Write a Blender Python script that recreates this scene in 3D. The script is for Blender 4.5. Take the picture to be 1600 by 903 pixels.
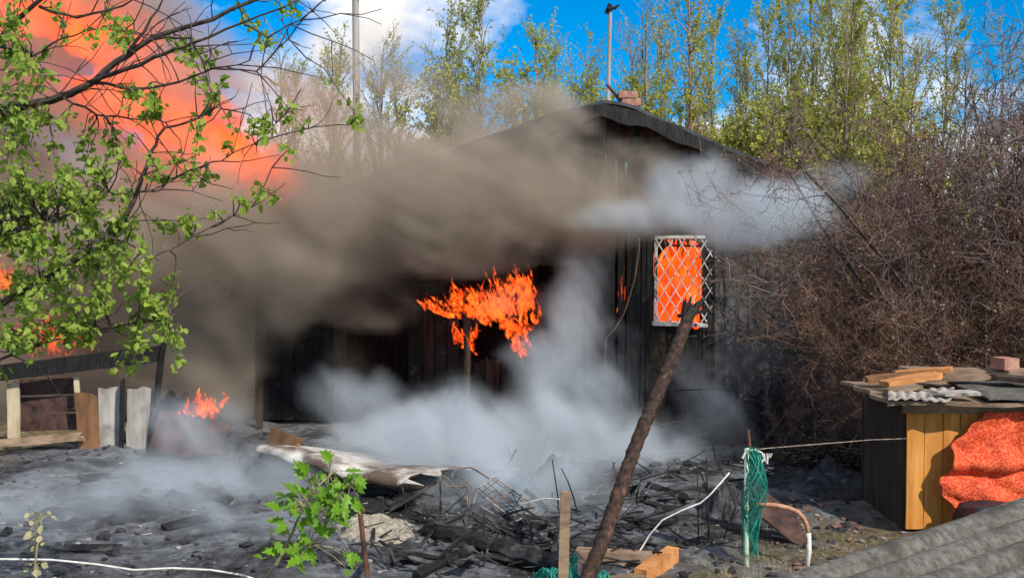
import bpy, bmesh, math, random
import numpy as np
from mathutils import Vector, Matrix, Quaternion
R = math.radians
scene = bpy.context.scene
col = scene.collection
for o in list(bpy.data.objects):
    bpy.data.objects.remove(o)

# ------------------------------------------------------------ camera
F = 1716.0
PITCH = R(-1.72)
CAMZ = 2.5
cam = bpy.data.cameras.new('camera')
cam.sensor_width = 36.0
cam.lens = F / 1600 * 36.0
cam.clip_end = 6000
cam.clip_start = 0.05
cam_ob = bpy.data.objects.new('camera', cam)
col.objects.link(cam_ob)
cam_ob.location = (0, 0, CAMZ)
cam_ob.rotation_euler = (R(90) + PITCH, 0, 0)
scene.camera = cam_ob

# ------------------------------------------------------------ world
SUN_AZ, SUN_EL = R(142), R(38)          # azimuth clockwise from +Y
w = bpy.data.worlds.new('World')
scene.world = w
w.use_nodes = True
nt = w.node_tree
nt.nodes.clear()
N = nt.nodes.new
L = nt.links.new
sky = N('ShaderNodeTexSky')
sky.sky_type = 'NISHITA'
sky.sun_disc = False
sky.sun_elevation = SUN_EL
sky.sun_rotation = SUN_AZ
sky.air_density = 0.8
sky.dust_density = 0.15
sky.ozone_density = 3.0
hsv = N('ShaderNodeHueSaturation')
hsv.inputs['Saturation'].default_value = 1.75
hsv.inputs['Value'].default_value = 1.2
L(sky.outputs['Color'], hsv.inputs['Color'])
tc = N('ShaderNodeTexCoord')
mp = N('ShaderNodeMapping')
mp.inputs['Scale'].default_value = (1.0, 1.0, 1.7)
mp.inputs['Location'].default_value = (9.2, 2.76, 0.12)
mp.inputs['Rotation'].default_value = (0, 0, R(3.0))
L(tc.outputs['Generated'], mp.inputs['Vector'])
nz = N('ShaderNodeTexNoise')
nz.inputs['Scale'].default_value = 4.2
nz.inputs['Detail'].default_value = 7
nz.inputs['Roughness'].default_value = 0.55
L(mp.outputs['Vector'], nz.inputs['Vector'])
rp = N('ShaderNodeValToRGB')
rp.color_ramp.elements[0].position = 0.465
rp.color_ramp.elements[0].color = (0, 0, 0, 1)
rp.color_ramp.elements[1].position = 0.58
rp.color_ramp.elements[1].color = (1, 1, 1, 1)
L(nz.outputs['Fac'], rp.inputs['Fac'])
mixc = N('ShaderNodeMixRGB')
mixc.inputs['Color2'].default_value = (8.8, 8.6, 8.4, 1)
L(rp.outputs['Color'], mixc.inputs['Fac'])
L(hsv.outputs['Color'], mixc.inputs['Color1'])
bg = N('ShaderNodeBackground')
bg.inputs['Strength'].default_value = 0.10
L(mixc.outputs['Color'], bg.inputs['Color'])
wo = N('ShaderNodeOutputWorld')
L(bg.outputs['Background'], wo.inputs['Surface'])

# ------------------------------------------------------------ sun
sd = bpy.data.lights.new('sun', 'SUN')
sd.energy = 4.0
sd.angle = R(0.5)
sd.color = (1.0, 0.93, 0.82)
sun = bpy.data.objects.new('sun', sd)
col.objects.link(sun)
sv = Vector((math.sin(SUN_AZ) * math.cos(SUN_EL), math.cos(SUN_AZ) * math.cos(SUN_EL), math.sin(SUN_EL)))
sun.rotation_euler = sv.to_track_quat('Z', 'Y').to_euler()
sun.location = (8, -8, 12)

vs = scene.view_settings
vs.view_transform = 'Standard'
vs.look = 'None'
vs.exposure = 0.35
vs.gamma = 1.0
vs.use_curve_mapping = False
cy = scene.cycles
cy.use_denoising = True
try:
    cy.denoiser = 'OPENIMAGEDENOISE'
    cy.denoising_input_passes = 'RGB_ALBEDO_NORMAL'
except Exception:
    pass
cy.use_adaptive_sampling = True
cy.adaptive_threshold = 0.02
cy.max_bounces = 6
cy.diffuse_bounces = 2
cy.glossy_bounces = 2
cy.transmission_bounces = 4
cy.transparent_max_bounces = 24
cy.volume_bounces = 2
cy.volume_step_rate = 2.0
cy.volume_max_steps = 256
cy.sample_clamp_indirect = 6.0

# ------------------------------------------------------------ geometry helpers
def at(px, py, Y):
    """world point at depth Y seen at photo pixel (1600 wide)"""
    dx = (px - 800) / F
    dz = (451.5 - py) / F
    dy = math.cos(PITCH) - dz * math.sin(PITCH)
    dzz = math.sin(PITCH) + dz * math.cos(PITCH)
    t = Y / dy
    return Vector((dx * t, Y, CAMZ + dzz * t))

def gnd(px, py, z=0.0):
    dx = (px - 800) / F
    dz = (451.5 - py) / F
    dy = math.cos(PITCH) - dz * math.sin(PITCH)
    dzz = math.sin(PITCH) + dz * math.cos(PITCH)
    t = (z - CAMZ) / dzz
    return Vector((dx * t, dy * t, z))

class MB:
    def __init__(s):
        s.v = []
        s.f = []
    def tube(s, pts, r, n=6, cap=True):
        pts = [Vector(p) for p in pts]
        m = len(pts)
        if not hasattr(r, '__len__'):
            r = [r] * m
        base = len(s.v)
        t0 = (pts[1] - pts[0]).normalized()
        a = Vector((0, 0, 1)) if abs(t0.z) < 0.9 else Vector((1, 0, 0))
        u = t0.cross(a).normalized()
        cs = [(math.cos(2 * math.pi * k / n), math.sin(2 * math.pi * k / n)) for k in range(n)]
        for i in range(m):
            if i == 0: t = t0
            elif i == m - 1: t = (pts[i] - pts[i - 1]).normalized()
            else: t = (pts[i + 1] - pts[i - 1]).normalized()
            u = (u - t * u.dot(t))
            if u.length < 1e-6: u = t.orthogonal()
            u = u.normalized()
            w_ = t.cross(u)
            p = pts[i]
            for c, d in cs:
                s.v.append(p + u * (c * r[i]) + w_ * (d * r[i]))
        for i in range(m - 1):
            for k in range(n):
                k2 = (k + 1) % n
                b = base + i * n
                s.f.append((b + k, b + k2, b + n + k2, b + n + k))
        if cap:
            s.f.append(tuple(base + k for k in range(n))[::-1])
            s.f.append(tuple(base + (m - 1) * n + k for k in range(n)))
    def box(s, c, size, rot=None):
        """rot: 3x3 matrix"""
        c = Vector(c)
        b = len(s.v)
        hx, hy, hz = size[0] / 2, size[1] / 2, size[2] / 2
        for sx, sy, sz in ((-1,-1,-1),(1,-1,-1),(1,1,-1),(-1,1,-1),(-1,-1,1),(1,-1,1),(1,1,1),(-1,1,1)):
            p = Vector((sx * hx, sy * hy, sz * hz))
            if rot is not None: p = rot @ p
            s.v.append(c + p)
        for q in ((0,3,2,1),(4,5,6,7),(0,1,5,4),(1,2,6,5),(2,3,7,6),(3,0,4,7)):
            s.f.append(tuple(b + k for k in q))
    def plank(s, p0, p1, wdt, th, side, rag0=0.0, rag1=0.0, nseg=4, rnd=None, warp=0.0):
        """a board from p0 to p1, width along 'side', ragged ends"""
        rnd = rnd or random
        p0, p1 = Vector(p0), Vector(p1)
        d = (p1 - p0); ln = d.length; d = d / ln
        side = Vector(side); side = (side - d * side.dot(d)).normalized()
        nrm = d.cross(side).normalized()
        b = len(s.v)
        nw = 3
        rows = []
        for j in range(nseg + 1):
            t = j / nseg
            bend = warp * math.sin(t * 2.2 + 0.4)
            row = []
            for k in range(nw + 1):
                sfrac = k / nw - 0.5
                e = 0.0
                if j == 0: e = rnd.uniform(0, rag0)
                if j == nseg: e = -rnd.uniform(0, rag1)
                c = p0 + d * (t * ln + e) + side * (sfrac * wdt * (1 + rnd.uniform(-.03, .03))) + nrm * bend
                row.append((len(s.v), len(s.v) + 1))
                s.v.append(c + nrm * (th / 2)); s.v.append(c - nrm * (th / 2))
            rows.append(row)
        for j in range(nseg):
            for k in range(nw):
                a, b2, c, d2 = rows[j][k], rows[j][k + 1], rows[j + 1][k + 1], rows[j + 1][k]
                s.f.append((a[0], b2[0], c[0], d2[0]))
                s.f.append((a[1], d2[1], c[1], b2[1]))
            a, d2 = rows[j][0], rows[j + 1][0]
            s.f.append((a[0], d2[0], d2[1], a[1]))
            a, d2 = rows[j][nw], rows[j + 1][nw]
            s.f.append((a[0], a[1], d2[1], d2[0]))
        for k in range(nw):
            a, b2 = rows[0][k], rows[0][k + 1]
            s.f.append((a[0], a[1], b2[1], b2[0]))
            a, b2 = rows[nseg][k], rows[nseg][k + 1]
            s.f.append((a[0], b2[0], b2[1], a[1]))
    def sheet(s, fn, nu, nv, th):
        """solid sheet: fn(u,v) -> Vector, thickness th along the normal"""
        P = [[Vector(fn(i / nu, j / nv)) for j in range(nv + 1)] for i in range(nu + 1)]
        b = len(s.v)
        def nrm(i, j):
            a = P[min(i + 1, nu)][j] - P[max(i - 1, 0)][j]
            c = P[i][min(j + 1, nv)] - P[i][max(j - 1, 0)]
            n = a.cross(c)
            return n.normalized() if n.length > 1e-9 else Vector((0, 0, 1))
        W = nv + 1
        for i in range(nu + 1):
            for j in range(nv + 1):
                n = nrm(i, j)
                s.v.append(P[i][j] + n * th / 2)
        o2 = (nu + 1) * W
        for i in range(nu + 1):
            for j in range(nv + 1):
                n = nrm(i, j)
                s.v.append(P[i][j] - n * th / 2)
        for i in range(nu):
            for j in range(nv):
                q = (b + i * W + j, b + (i + 1) * W + j, b + (i + 1) * W + j + 1, b + i * W + j + 1)
                s.f.append(q)
                s.f.append(tuple(x + o2 for x in q[::-1]))
        for i in range(nu):
            for j, fl in ((0, 0), (nv, 1)):
                x, y = b + i * W + j, b + (i + 1) * W + j
                q = (x, x + o2, y + o2, y)
                s.f.append(q if not fl else q[::-1])
        for j in range(nv):
            for i, fl in ((0, 1), (nu, 0)):
                x, y = b + i * W + j, b + i * W + j + 1
                q = (x, x + o2, y + o2, y)
                s.f.append(q if not fl else q[::-1])
    def lump(s, c, r, seed, sub=1, squash=0.7, amp=0.35):
        rn = random.Random(seed)
        bm = bmesh.new()
        bmesh.ops.create_icosphere(bm, subdivisions=sub, radius=1.0)
        b = len(s.v)
        c = Vector(c)
        rr = Vector(r) if hasattr(r, '__len__') else Vector((r, r, r * squash))
        for v in bm.verts:
            k = 1 + rn.uniform(-amp, amp)
            s.v.append(c + Vector((v.co.x * rr.x * k, v.co.y * rr.y * k, v.co.z * rr.z * k)))
        for f in bm.faces:
            s.f.append(tuple(b + v.index for v in f.verts))
        bm.free()
    def mesh(s, name, smooth=False):
        me = bpy.data.meshes.new(name)
        me.from_pydata([tuple(v) for v in s.v], [], s.f)
        me.update()
        if smooth:
            me.polygons.foreach_set('use_smooth', [True] * len(me.polygons))
        return me
    def build(s, name, mat, parent=None, smooth=False, loc=None):
        if loc is not None:
            loc = Vector(loc)
            s.v = [Vector(v) - loc for v in s.v]
        me = s.mesh(name, smooth)
        if mat: me.materials.append(mat)
        o = bpy.data.objects.new(name, me)
        col.objects.link(o)
        if loc is not None: o.location = loc
        if parent is not None: o.parent = parent
        return o

def tag(o, label=None, cat=None, group=None, kind=None):
    if label: o['label'] = label
    if cat: o['category'] = cat
    if group: o['group'] = group
    if kind: o['kind'] = kind
    return o

def empty(name, loc, label=None, cat=None, group=None):
    o = bpy.data.objects.new(name, None)
    o.empty_display_size = 0.1
    o.location = loc
    col.objects.link(o)
    return tag(o, label, cat, group)

def world_part(mb, name, mat, parent, smooth=False):
    """part whose vertices are given in world space, under an unrotated Empty"""
    o = mb.build(name, mat, None, smooth)
    o.parent = parent
    o.location = -parent.location if parent.parent is None else (0, 0, 0)
    return o

def sub_part(mb, name, mat, parent, smooth=False):
    """sub-part under a part made by world_part: same offset already applied by the part"""
    o = mb.build(name, mat, None, smooth)
    o.parent = parent
    return o

# ------------------------------------------------------------ materials
def new_mat(name):
    m = bpy.data.materials.new(name)
    m.use_nodes = True
    t = m.node_tree
    t.nodes.clear()
    out = t.nodes.new('ShaderNodeOutputMaterial')
    return m, t, out

def pmat(name, c1, c2, scale=6.0, rough=0.85, bump=0.3, bscale=None, stretch=(1, 1, 1), metal=0.0, spec=0.3,
         lo=0.35, hi=0.65, c3=None, s3=1.2, lo3=0.5, hi3=0.6, vary=0.0, transl=None, bdist=0.01):
    m, t, out = new_mat(name)
    A = t.nodes.new
    K = t.links.new
    b = A('ShaderNodeBsdfPrincipled')
    tc = A('ShaderNodeTexCoord')
    mp = A('ShaderNodeMapping')
    mp.inputs['Scale'].default_value = stretch
    K(tc.outputs['Object'], mp.inputs['Vector'])
    n = A('ShaderNodeTexNoise')
    n.inputs['Scale'].default_value = scale
    n.inputs['Detail'].default_value = 6
    n.inputs['Roughness'].default_value = 0.65
    K(mp.outputs['Vector'], n.inputs['Vector'])
    r = A('ShaderNodeValToRGB')
    r.color_ramp.elements[0].position = lo
    r.color_ramp.elements[1].position = hi
    r.color_ramp.elements[0].color = (*c1, 1)
    r.color_ramp.elements[1].color = (*c2, 1)
    K(n.outputs['Fac'], r.inputs['Fac'])
    last = r.outputs['Color']
    if c3 is not None:
        n3 = A('ShaderNodeTexNoise')
        n3.inputs['Scale'].default_value = s3
        n3.inputs['Detail'].default_value = 5
        K(tc.outputs['Object'], n3.inputs['Vector'])
        r3 = A('ShaderNodeValToRGB')
        r3.color_ramp.elements[0].position = lo3
        r3.color_ramp.elements[1].position = hi3
        r3.color_ramp.elements[0].color = (0, 0, 0, 1)
        r3.color_ramp.elements[1].color = (1, 1, 1, 1)
        K(n3.outputs['Fac'], r3.inputs['Fac'])
        mx = A('ShaderNodeMixRGB')
        mx.inputs['Color2'].default_value = (*c3, 1)
        K(r3.outputs['Color'], mx.inputs['Fac'])
        K(last, mx.inputs['Color1'])
        last = mx.outputs['Color']
    if vary:
        oi = A('ShaderNodeObjectInfo')
        mr = A('ShaderNodeMapRange')
        mr.inputs['To Min'].default_value = 1 - vary
        mr.inputs['To Max'].default_value = 1 + vary
        K(oi.outputs['Random'], mr.inputs['Value'])
        h = A('ShaderNodeHueSaturation')
        K(mr.outputs['Result'], h.inputs['Value'])
        K(last, h.inputs['Color'])
        last = h.outputs['Color']
    K(last, b.inputs['Base Color'])
    b.inputs['Roughness'].default_value = rough
    b.inputs['Metallic'].default_value = metal
    b.inputs['Specular IOR Level'].default_value = spec
    if bump:
        n2 = A('ShaderNodeTexNoise')
        n2.inputs['Scale'].default_value = bscale or scale * 3
        n2.inputs['Detail'].default_value = 5
        K(mp.outputs['Vector'], n2.inputs['Vector'])
        bp = A('ShaderNodeBump')
        bp.inputs['Strength'].default_value = bump
        bp.inputs['Distance'].default_value = bdist
        K(n2.outputs['Fac'], bp.inputs['Height'])
        K(bp.outputs['Normal'], b.inputs['Normal'])
    sh = b.outputs['BSDF']
    if transl is not None:
        tr = A('ShaderNodeBsdfTranslucent')
        tr.inputs['Color'].default_value = (*transl, 1)
        ms = A('ShaderNodeMixShader')
        ms.inputs['Fac'].default_value = 0.4
        K(sh, ms.inputs[1])
        K(tr.outputs['BSDF'], ms.inputs[2])
        sh = ms.outputs['Shader']
    K(sh, out.inputs['Surface'])
    return m

def charred(name, a=(0.006, 0.0055, 0.0055), b_=(0.022, 0.021, 0.02), ash=(0.10, 0.098, 0.095), ashlo=0.62, ashhi=0.80, stretch=(1, 1, 0.25), vary=0.3):
    return pmat(name, a, b_, scale=14, rough=0.7, bump=0.8, bscale=30, stretch=stretch, spec=0.25,
                c3=ash, s3=5.0, lo3=ashlo, hi3=ashhi, vary=vary, bdist=0.02)

M = {}
M['char'] = charred('charred_wood')
M['char_flat'] = charred('charred_wood_fallen', stretch=(0.3, 1, 1), ashlo=0.5, ashhi=0.7)
M['char_dark'] = charred('charred_dark', ashlo=0.7, ashhi=0.9)
M['char_and_shade_brown'] = pmat('scorched_and_shade_brown_wood', (0.02, 0.014, 0.011), (0.07, 0.045, 0.03), scale=10, bump=0.6, stretch=(1, 1, 0.2), vary=0.3)  # scorched wood; doubles as painted shade on the kennel's left side
M['grey_board'] = pmat('grey_scorched_panel', (0.05, 0.05, 0.052), (0.13, 0.13, 0.135), scale=5, bump=0.3, stretch=(1, 1, 0.3))
M['roof_felt'] = pmat('sooty_roof', (0.03, 0.032, 0.036), (0.085, 0.09, 0.1), scale=5, bump=0.5, bscale=25)

# ------------------------------------------------------------ numeric noise (numpy) for the smoke grids
def lattice_noise(lat, p):
    """smooth value noise on a repeating 64^3 lattice at the points p (3 arrays)"""
    ii, ff = [], []
    for q in p:
        i = np.floor(q)
        f = (q - i).astype(np.float32)
        ii.append(i.astype(np.int32)); ff.append(f * f * (3 - 2 * f))
    x0, y0, z0 = [(i & 63) for i in ii]
    x1, y1, z1 = [((i + 1) & 63) for i in ii]
    fx, fy, fz = ff
    def g(x, y, z): return lat[(x << 12) + (y << 6) + z]
    c0 = g(x0, y0, z0) * (1 - fx) + g(x1, y0, z0) * fx
    c1 = g(x0, y1, z0) * (1 - fx) + g(x1, y1, z0) * fx
    c2 = g(x0, y0, z1) * (1 - fx) + g(x1, y0, z1) * fx
    c3 = g(x0, y1, z1) * (1 - fx) + g(x1, y1, z1) * fx
    return (c0 * (1 - fy) + c1 * fy) * (1 - fz) + (c2 * (1 - fy) + c3 * fy) * fz

def fbm(lat, p, octs=4, gain=0.5, billow=False):
    tot, amp, s_ = 0, 1.0, 0.0
    for o_ in range(octs):
        n = lattice_noise(lat, [q + 17.3 * o_ for q in p])
        if billow: n = np.abs(2 * n - 1) * 1.6
        tot = tot + n * amp
        s_ += amp; amp *= gain
        p = [q * 2.03 for q in p]
    return tot / s_

def smoke_grid(name, lo, hi, step, blobs, mat, seed, warp=0.5, wscale=1.4, flow=(-0.85, 0, 0.5), along=1.8, across=0.8, contrast=(0.3, 0.6), floor=0.1, gain=0.55, billow=0.5, erode=0.5):
    lo = np.array(lo, float); hi = np.array(hi, float)
    n = np.round((hi - lo) / step).astype(int) + 1
    hi = lo + (n - 1) * step
    rng = np.random.default_rng(seed)
    lat = rng.random(64 ** 3).astype(np.float32)
    X, Y, Z = np.meshgrid(*[(lo[a] + step * np.arange(n[a])).astype(np.float32) for a in range(3)], indexing='ij')
    q = [X / wscale, Y / wscale, Z / wscale]
    XX = X + (fbm(lat, [a + 5.1 for a in q], 3) - 0.5) * 2 * warp
    YY = Y + (fbm(lat, [a + 23.7 for a in q], 3) - 0.5) * 2 * warp
    ZZ = Z + (fbm(lat, [a + 41.9 for a in q], 3) - 0.5) * 2 * warp
    D = np.zeros(tuple(n), np.float32)
    for (c, r, d, sharp) in blobs:
        k = np.sqrt(((XX - c[0]) / r[0]) ** 2 + ((YY - c[1]) / r[1]) ** 2 + ((ZZ - c[2]) / r[2]) ** 2)
        k = np.clip((1.0 - k) / sharp, 0, 1)
        k = k * k * (3 - 2 * k) * d
        D = np.maximum(D, k) + 0.25 * np.minimum(D, k)
    fl = np.array(flow, float); fl /= np.linalg.norm(fl)
    sd_ = np.cross(fl, (0, 1, 0)); sd_ /= np.linalg.norm(sd_)
    w2 = 0.45
    PX = X + (XX - X) * w2; PZ = Z + (ZZ - Z) * w2; PY = Y + (YY - Y) * w2
    f1 = (PX * fl[0] + PY * fl[1] + PZ * fl[2]) / along
    f2 = PY / across
    f3 = (PX * sd_[0] + PY * sd_[1] + PZ * sd_[2]) / across
    fine = fbm(lat, [f1, f2, f3], 5, gain)
    if billow:
        bl = fbm(lat, [f1 * 0.9 + 9.1, f2 * 0.9, f3 * 0.9], 5, gain, True)
        fine = fine * (1 - billow) + bl * billow
    lo_, hi_ = np.quantile(fine, contrast[0]), np.quantile(fine, contrast[1])
    k = np.clip((fine - lo_) / (hi_ - lo_), 0, 1)
    D = np.clip(D - erode * (1 - k), 0, 2) * (floor + (1 - floor) * k)
    for ax, A in ((0, X), (1, Y), (2, Z)):
        a = (hi[ax] - A) if ax == 2 else np.minimum(A - lo[ax], hi[ax] - A)
        D *= np.clip(a / 0.35, 0, 1)
    me = bpy.data.meshes.new(name)
    cnt = int(n[0] * n[1] * n[2])
    me.vertices.add(cnt)
    co = np.zeros((cnt, 3), np.float32)
    me.vertices.foreach_set('co', co.ravel())
    at_ = me.attributes.new('dens', 'FLOAT', 'POINT')
    at_.data.foreach_set('value', D.astype(np.float32).ravel())
    o = bpy.data.objects.new(name, me)
    col.objects.link(o)
    ng = bpy.data.node_groups.new(name + '_grid', 'GeometryNodeTree')
    ng.interface.new_socket('Geometry', in_out='INPUT', socket_type='NodeSocketGeometry')
    ng.interface.new_socket('Geometry', in_out='OUTPUT', socket_type='NodeSocketGeometry')
    A = ng.nodes.new; K = ng.links.new
    gi = A('NodeGroupInput'); go = A('NodeGroupOutput')
    vc = A('GeometryNodeVolumeCube')
    vc.inputs['Min'].default_value = tuple(lo)
    vc.inputs['Max'].default_value = tuple(hi)
    for ax, nm in enumerate(('Resolution X', 'Resolution Y', 'Resolution Z')):
        vc.inputs[nm].default_value = int(n[ax])
    ps = A('GeometryNodeInputPosition')
    sb = A('ShaderNodeVectorMath'); sb.operation = 'SUBTRACT'
    sb.inputs[1].default_value = tuple(lo)
    K(ps.outputs[0], sb.inputs[0])
    dv = A('ShaderNodeVectorMath'); dv.operation = 'SCALE'
    dv.inputs['Scale'].default_value = 1.0 / step
    K(sb.outputs[0], dv.inputs[0])
    ad = A('ShaderNodeVectorMath'); ad.operation = 'ADD'
    ad.inputs[1].default_value = (0.5, 0.5, 0.5)
    K(dv.outputs[0], ad.inputs[0])
    fl = A('ShaderNodeVectorMath'); fl.operation = 'FLOOR'
    K(ad.outputs[0], fl.inputs[0])
    # integer maths: single floats cannot index millions exactly, so the index stays an integer
    sx = A('ShaderNodeSeparateXYZ'); K(fl.outputs[0], sx.inputs[0])
    def imath(op, a, b):
        q = A('FunctionNodeIntegerMath'); q.operation = op
        for k, v in ((0, a), (1, b)):
            if isinstance(v, int): q.inputs[k].default_value = v
            else: K(v, q.inputs[k])
        return q.outputs[0]
    i1 = imath('MULTIPLY', sx.outputs[0], int(n[1]))
    i2 = imath('ADD', i1, sx.outputs[1])
    i3 = imath('MULTIPLY', i2, int(n[2]))
    i4 = imath('ADD', i3, sx.outputs[2])
    na = A('GeometryNodeInputNamedAttribute'); na.data_type = 'FLOAT'
    na.inputs['Name'].default_value = 'dens'
    si = A('GeometryNodeSampleIndex'); si.data_type = 'FLOAT'; si.domain = 'POINT'; si.clamp = True
    K(gi.outputs[0], si.inputs['Geometry'])
    K(na.outputs[0], si.inputs['Value'])
    K(i4, si.inputs['Index'])
    K(si.outputs[0], vc.inputs['Density'])
    sm = A('GeometryNodeSetMaterial')
    sm.inputs['Material'].default_value = mat
    K(vc.outputs[0], sm.inputs[0])
    K(sm.outputs[0], go.inputs[0])
    md = o.modifiers.new('grid', 'NODES')
    md.node_group = ng
    me.materials.append(mat)
    return o

def smoke_mat(name, color, dens, aniso=0.2, absorb=None):
    m, t, out = new_mat(name)
    v = t.nodes.new('ShaderNodeVolumePrincipled')
    v.inputs['Color'].default_value = (*color, 1)
    v.inputs['Density'].default_value = dens
    v.inputs['Anisotropy'].default_value = aniso
    if absorb: v.inputs['Absorption Color'].default_value = (*absorb, 1)
    t.links.new(v.outputs[0], out.inputs['Volume'])
    return m

def pblob(px, py, Y, rpx, rpy, ry, d, sharp=0.6):
    c = at(px, py, Y)
    s = Y / F
    return (tuple(c), (rpx * s, ry, rpy * s), d, sharp)

# ------------------------------------------------------------ flames
def flame_mat(name, deep, bright, strength, scale=3.0, cover=(0.35, 0.55), soft=1.0):
    m, t, out = new_mat(name)
    A = t.nodes.new; K = t.links.new
    tc = A('ShaderNodeTexCoord')
    mp = A('ShaderNodeMapping'); mp.inputs['Scale'].default_value = (1, 1, 0.6)
    K(tc.outputs['Object'], mp.inputs['Vector'])
    n = A('ShaderNodeTexNoise'); n.inputs['Scale'].default_value = scale
    n.inputs['Detail'].default_value = 5; n.inputs['Distortion'].default_value = 1.2
    K(mp.outputs['Vector'], n.inputs['Vector'])
    r = A('ShaderNodeValToRGB')
    r.color_ramp.elements[0].position = 0.35; r.color_ramp.elements[0].color = (*deep, 1)
    r.color_ramp.elements[1].position = 0.65; r.color_ramp.elements[1].color = (*bright, 1)
    K(n.outputs['Fac'], r.inputs['Fac'])
    e = A('ShaderNodeEmission'); e.inputs['Strength'].default_value = strength
    K(r.outputs['Color'], e.inputs['Color'])
    lw = A('ShaderNodeLayerWeight'); lw.inputs['Blend'].default_value = 0.35
    n2 = A('ShaderNodeTexNoise'); n2.inputs['Scale'].default_value = scale * 2.2
    n2.inputs['Detail'].default_value = 4
    K(mp.outputs['Vector'], n2.inputs['Vector'])
    mr = A('ShaderNodeMapRange')
    mr.inputs['From Min'].default_value = cover[0]; mr.inputs['From Max'].default_value = cover[1]
    K(n2.outputs['Fac'], mr.inputs['Value'])
    inv = A('ShaderNodeMath'); inv.operation = 'SUBTRACT'; inv.inputs[0].default_value = 1.0
    K(lw.outputs['Facing'], inv.inputs[1])
    pw = A('ShaderNodeMath'); pw.operation = 'POWER'; pw.inputs[1].default_value = soft
    K(inv.outputs[0], pw.inputs[0]); inv = pw
    mu = A('ShaderNodeMath'); mu.operation = 'MULTIPLY'
    K(inv.outputs[0], mu.inputs[0]); K(mr.outputs['Result'], mu.inputs[1])
    tr = A('ShaderNodeBsdfTransparent')
    ms = A('ShaderNodeMixShader')
    K(mu.outputs[0], ms.inputs['Fac'])
    K(tr.outputs[0], ms.inputs[1]); K(e.outputs[0], ms.inputs[2])
    K(ms.outputs[0], out.inputs['Surface'])
    return m

def tongue(mb, p, wdt, h, lean, rn, n=7, m=9):
    """one flame tongue: a wavy tapered body"""
    p = Vector(p)
    ph = rn.uniform(0, 6); am = wdt * rn.uniform(0.2, 0.6)
    pts, rad = [], []
    for i in range(m):
        t = i / (m - 1)
        pts.append(p + Vector((lean[0] * t + am * math.sin(ph + 5 * t), lean[1] * t + am * 0.5 * math.cos(ph + 4 * t), h * t)))
        rad.append(max(0.003, wdt * 0.5 * (math.sin(math.pi * min(1, 0.15 + 0.85 * t ** 0.6)) ** 1.1) * (1 + rn.uniform(-.25, .25))))
    mb.tube(pts, rad, n)
# ------------------------------------------------------------ ground
def hnoise(x, y):
    return (0.05 * math.sin(1.3 * x + 0.7 * y) * math.sin(0.9 * y - 0.4 * x + 1) + 0.03 * math.sin(3.1 * x + 1.7 * y + 2) * math.sin(2.3 * y - 2.9 * x)
            + 0.015 * math.sin(7.3 * x - 3 * y) * math.sin(6.1 * y + 2 * x))
def gz(x, y):
    return hnoise(x, y)
def axis(lo, hi, fine, far):
    a = list(np.arange(lo, hi, fine))
    s, x = fine, hi
    while x < far:
        a.append(x); s *= 1.5; x += s
    a.append(far)
    s, x, b = fine, lo, []
    while x > -far:
        s *= 1.5; x -= s; b.append(max(x, -far))
    return b[::-1] + a
gx = axis(-8, 7, 0.10, 1500)
gy = axis(3, 17, 0.10, 1500)
rg = random.Random(3)
gv = []
for x in gx:
    for y in gy:
        near = 1.0 if (-9 < x < 8 and 2 < y < 19) else 0.0
        gv.append((x, y, gz(x, y) * near + near * rg.uniform(-.012, .012)))
ny_ = len(gy)
gf = [(i * ny_ + j, (i + 1) * ny_ + j, (i + 1) * ny_ + j + 1, i * ny_ + j + 1) for i in range(len(gx) - 1) for j in range(ny_ - 1)]
me = bpy.data.meshes.new('ground')
me.from_pydata(gv, [], gf)
me.polygons.foreach_set('use_smooth', [True] * len(me.polygons))

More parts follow.
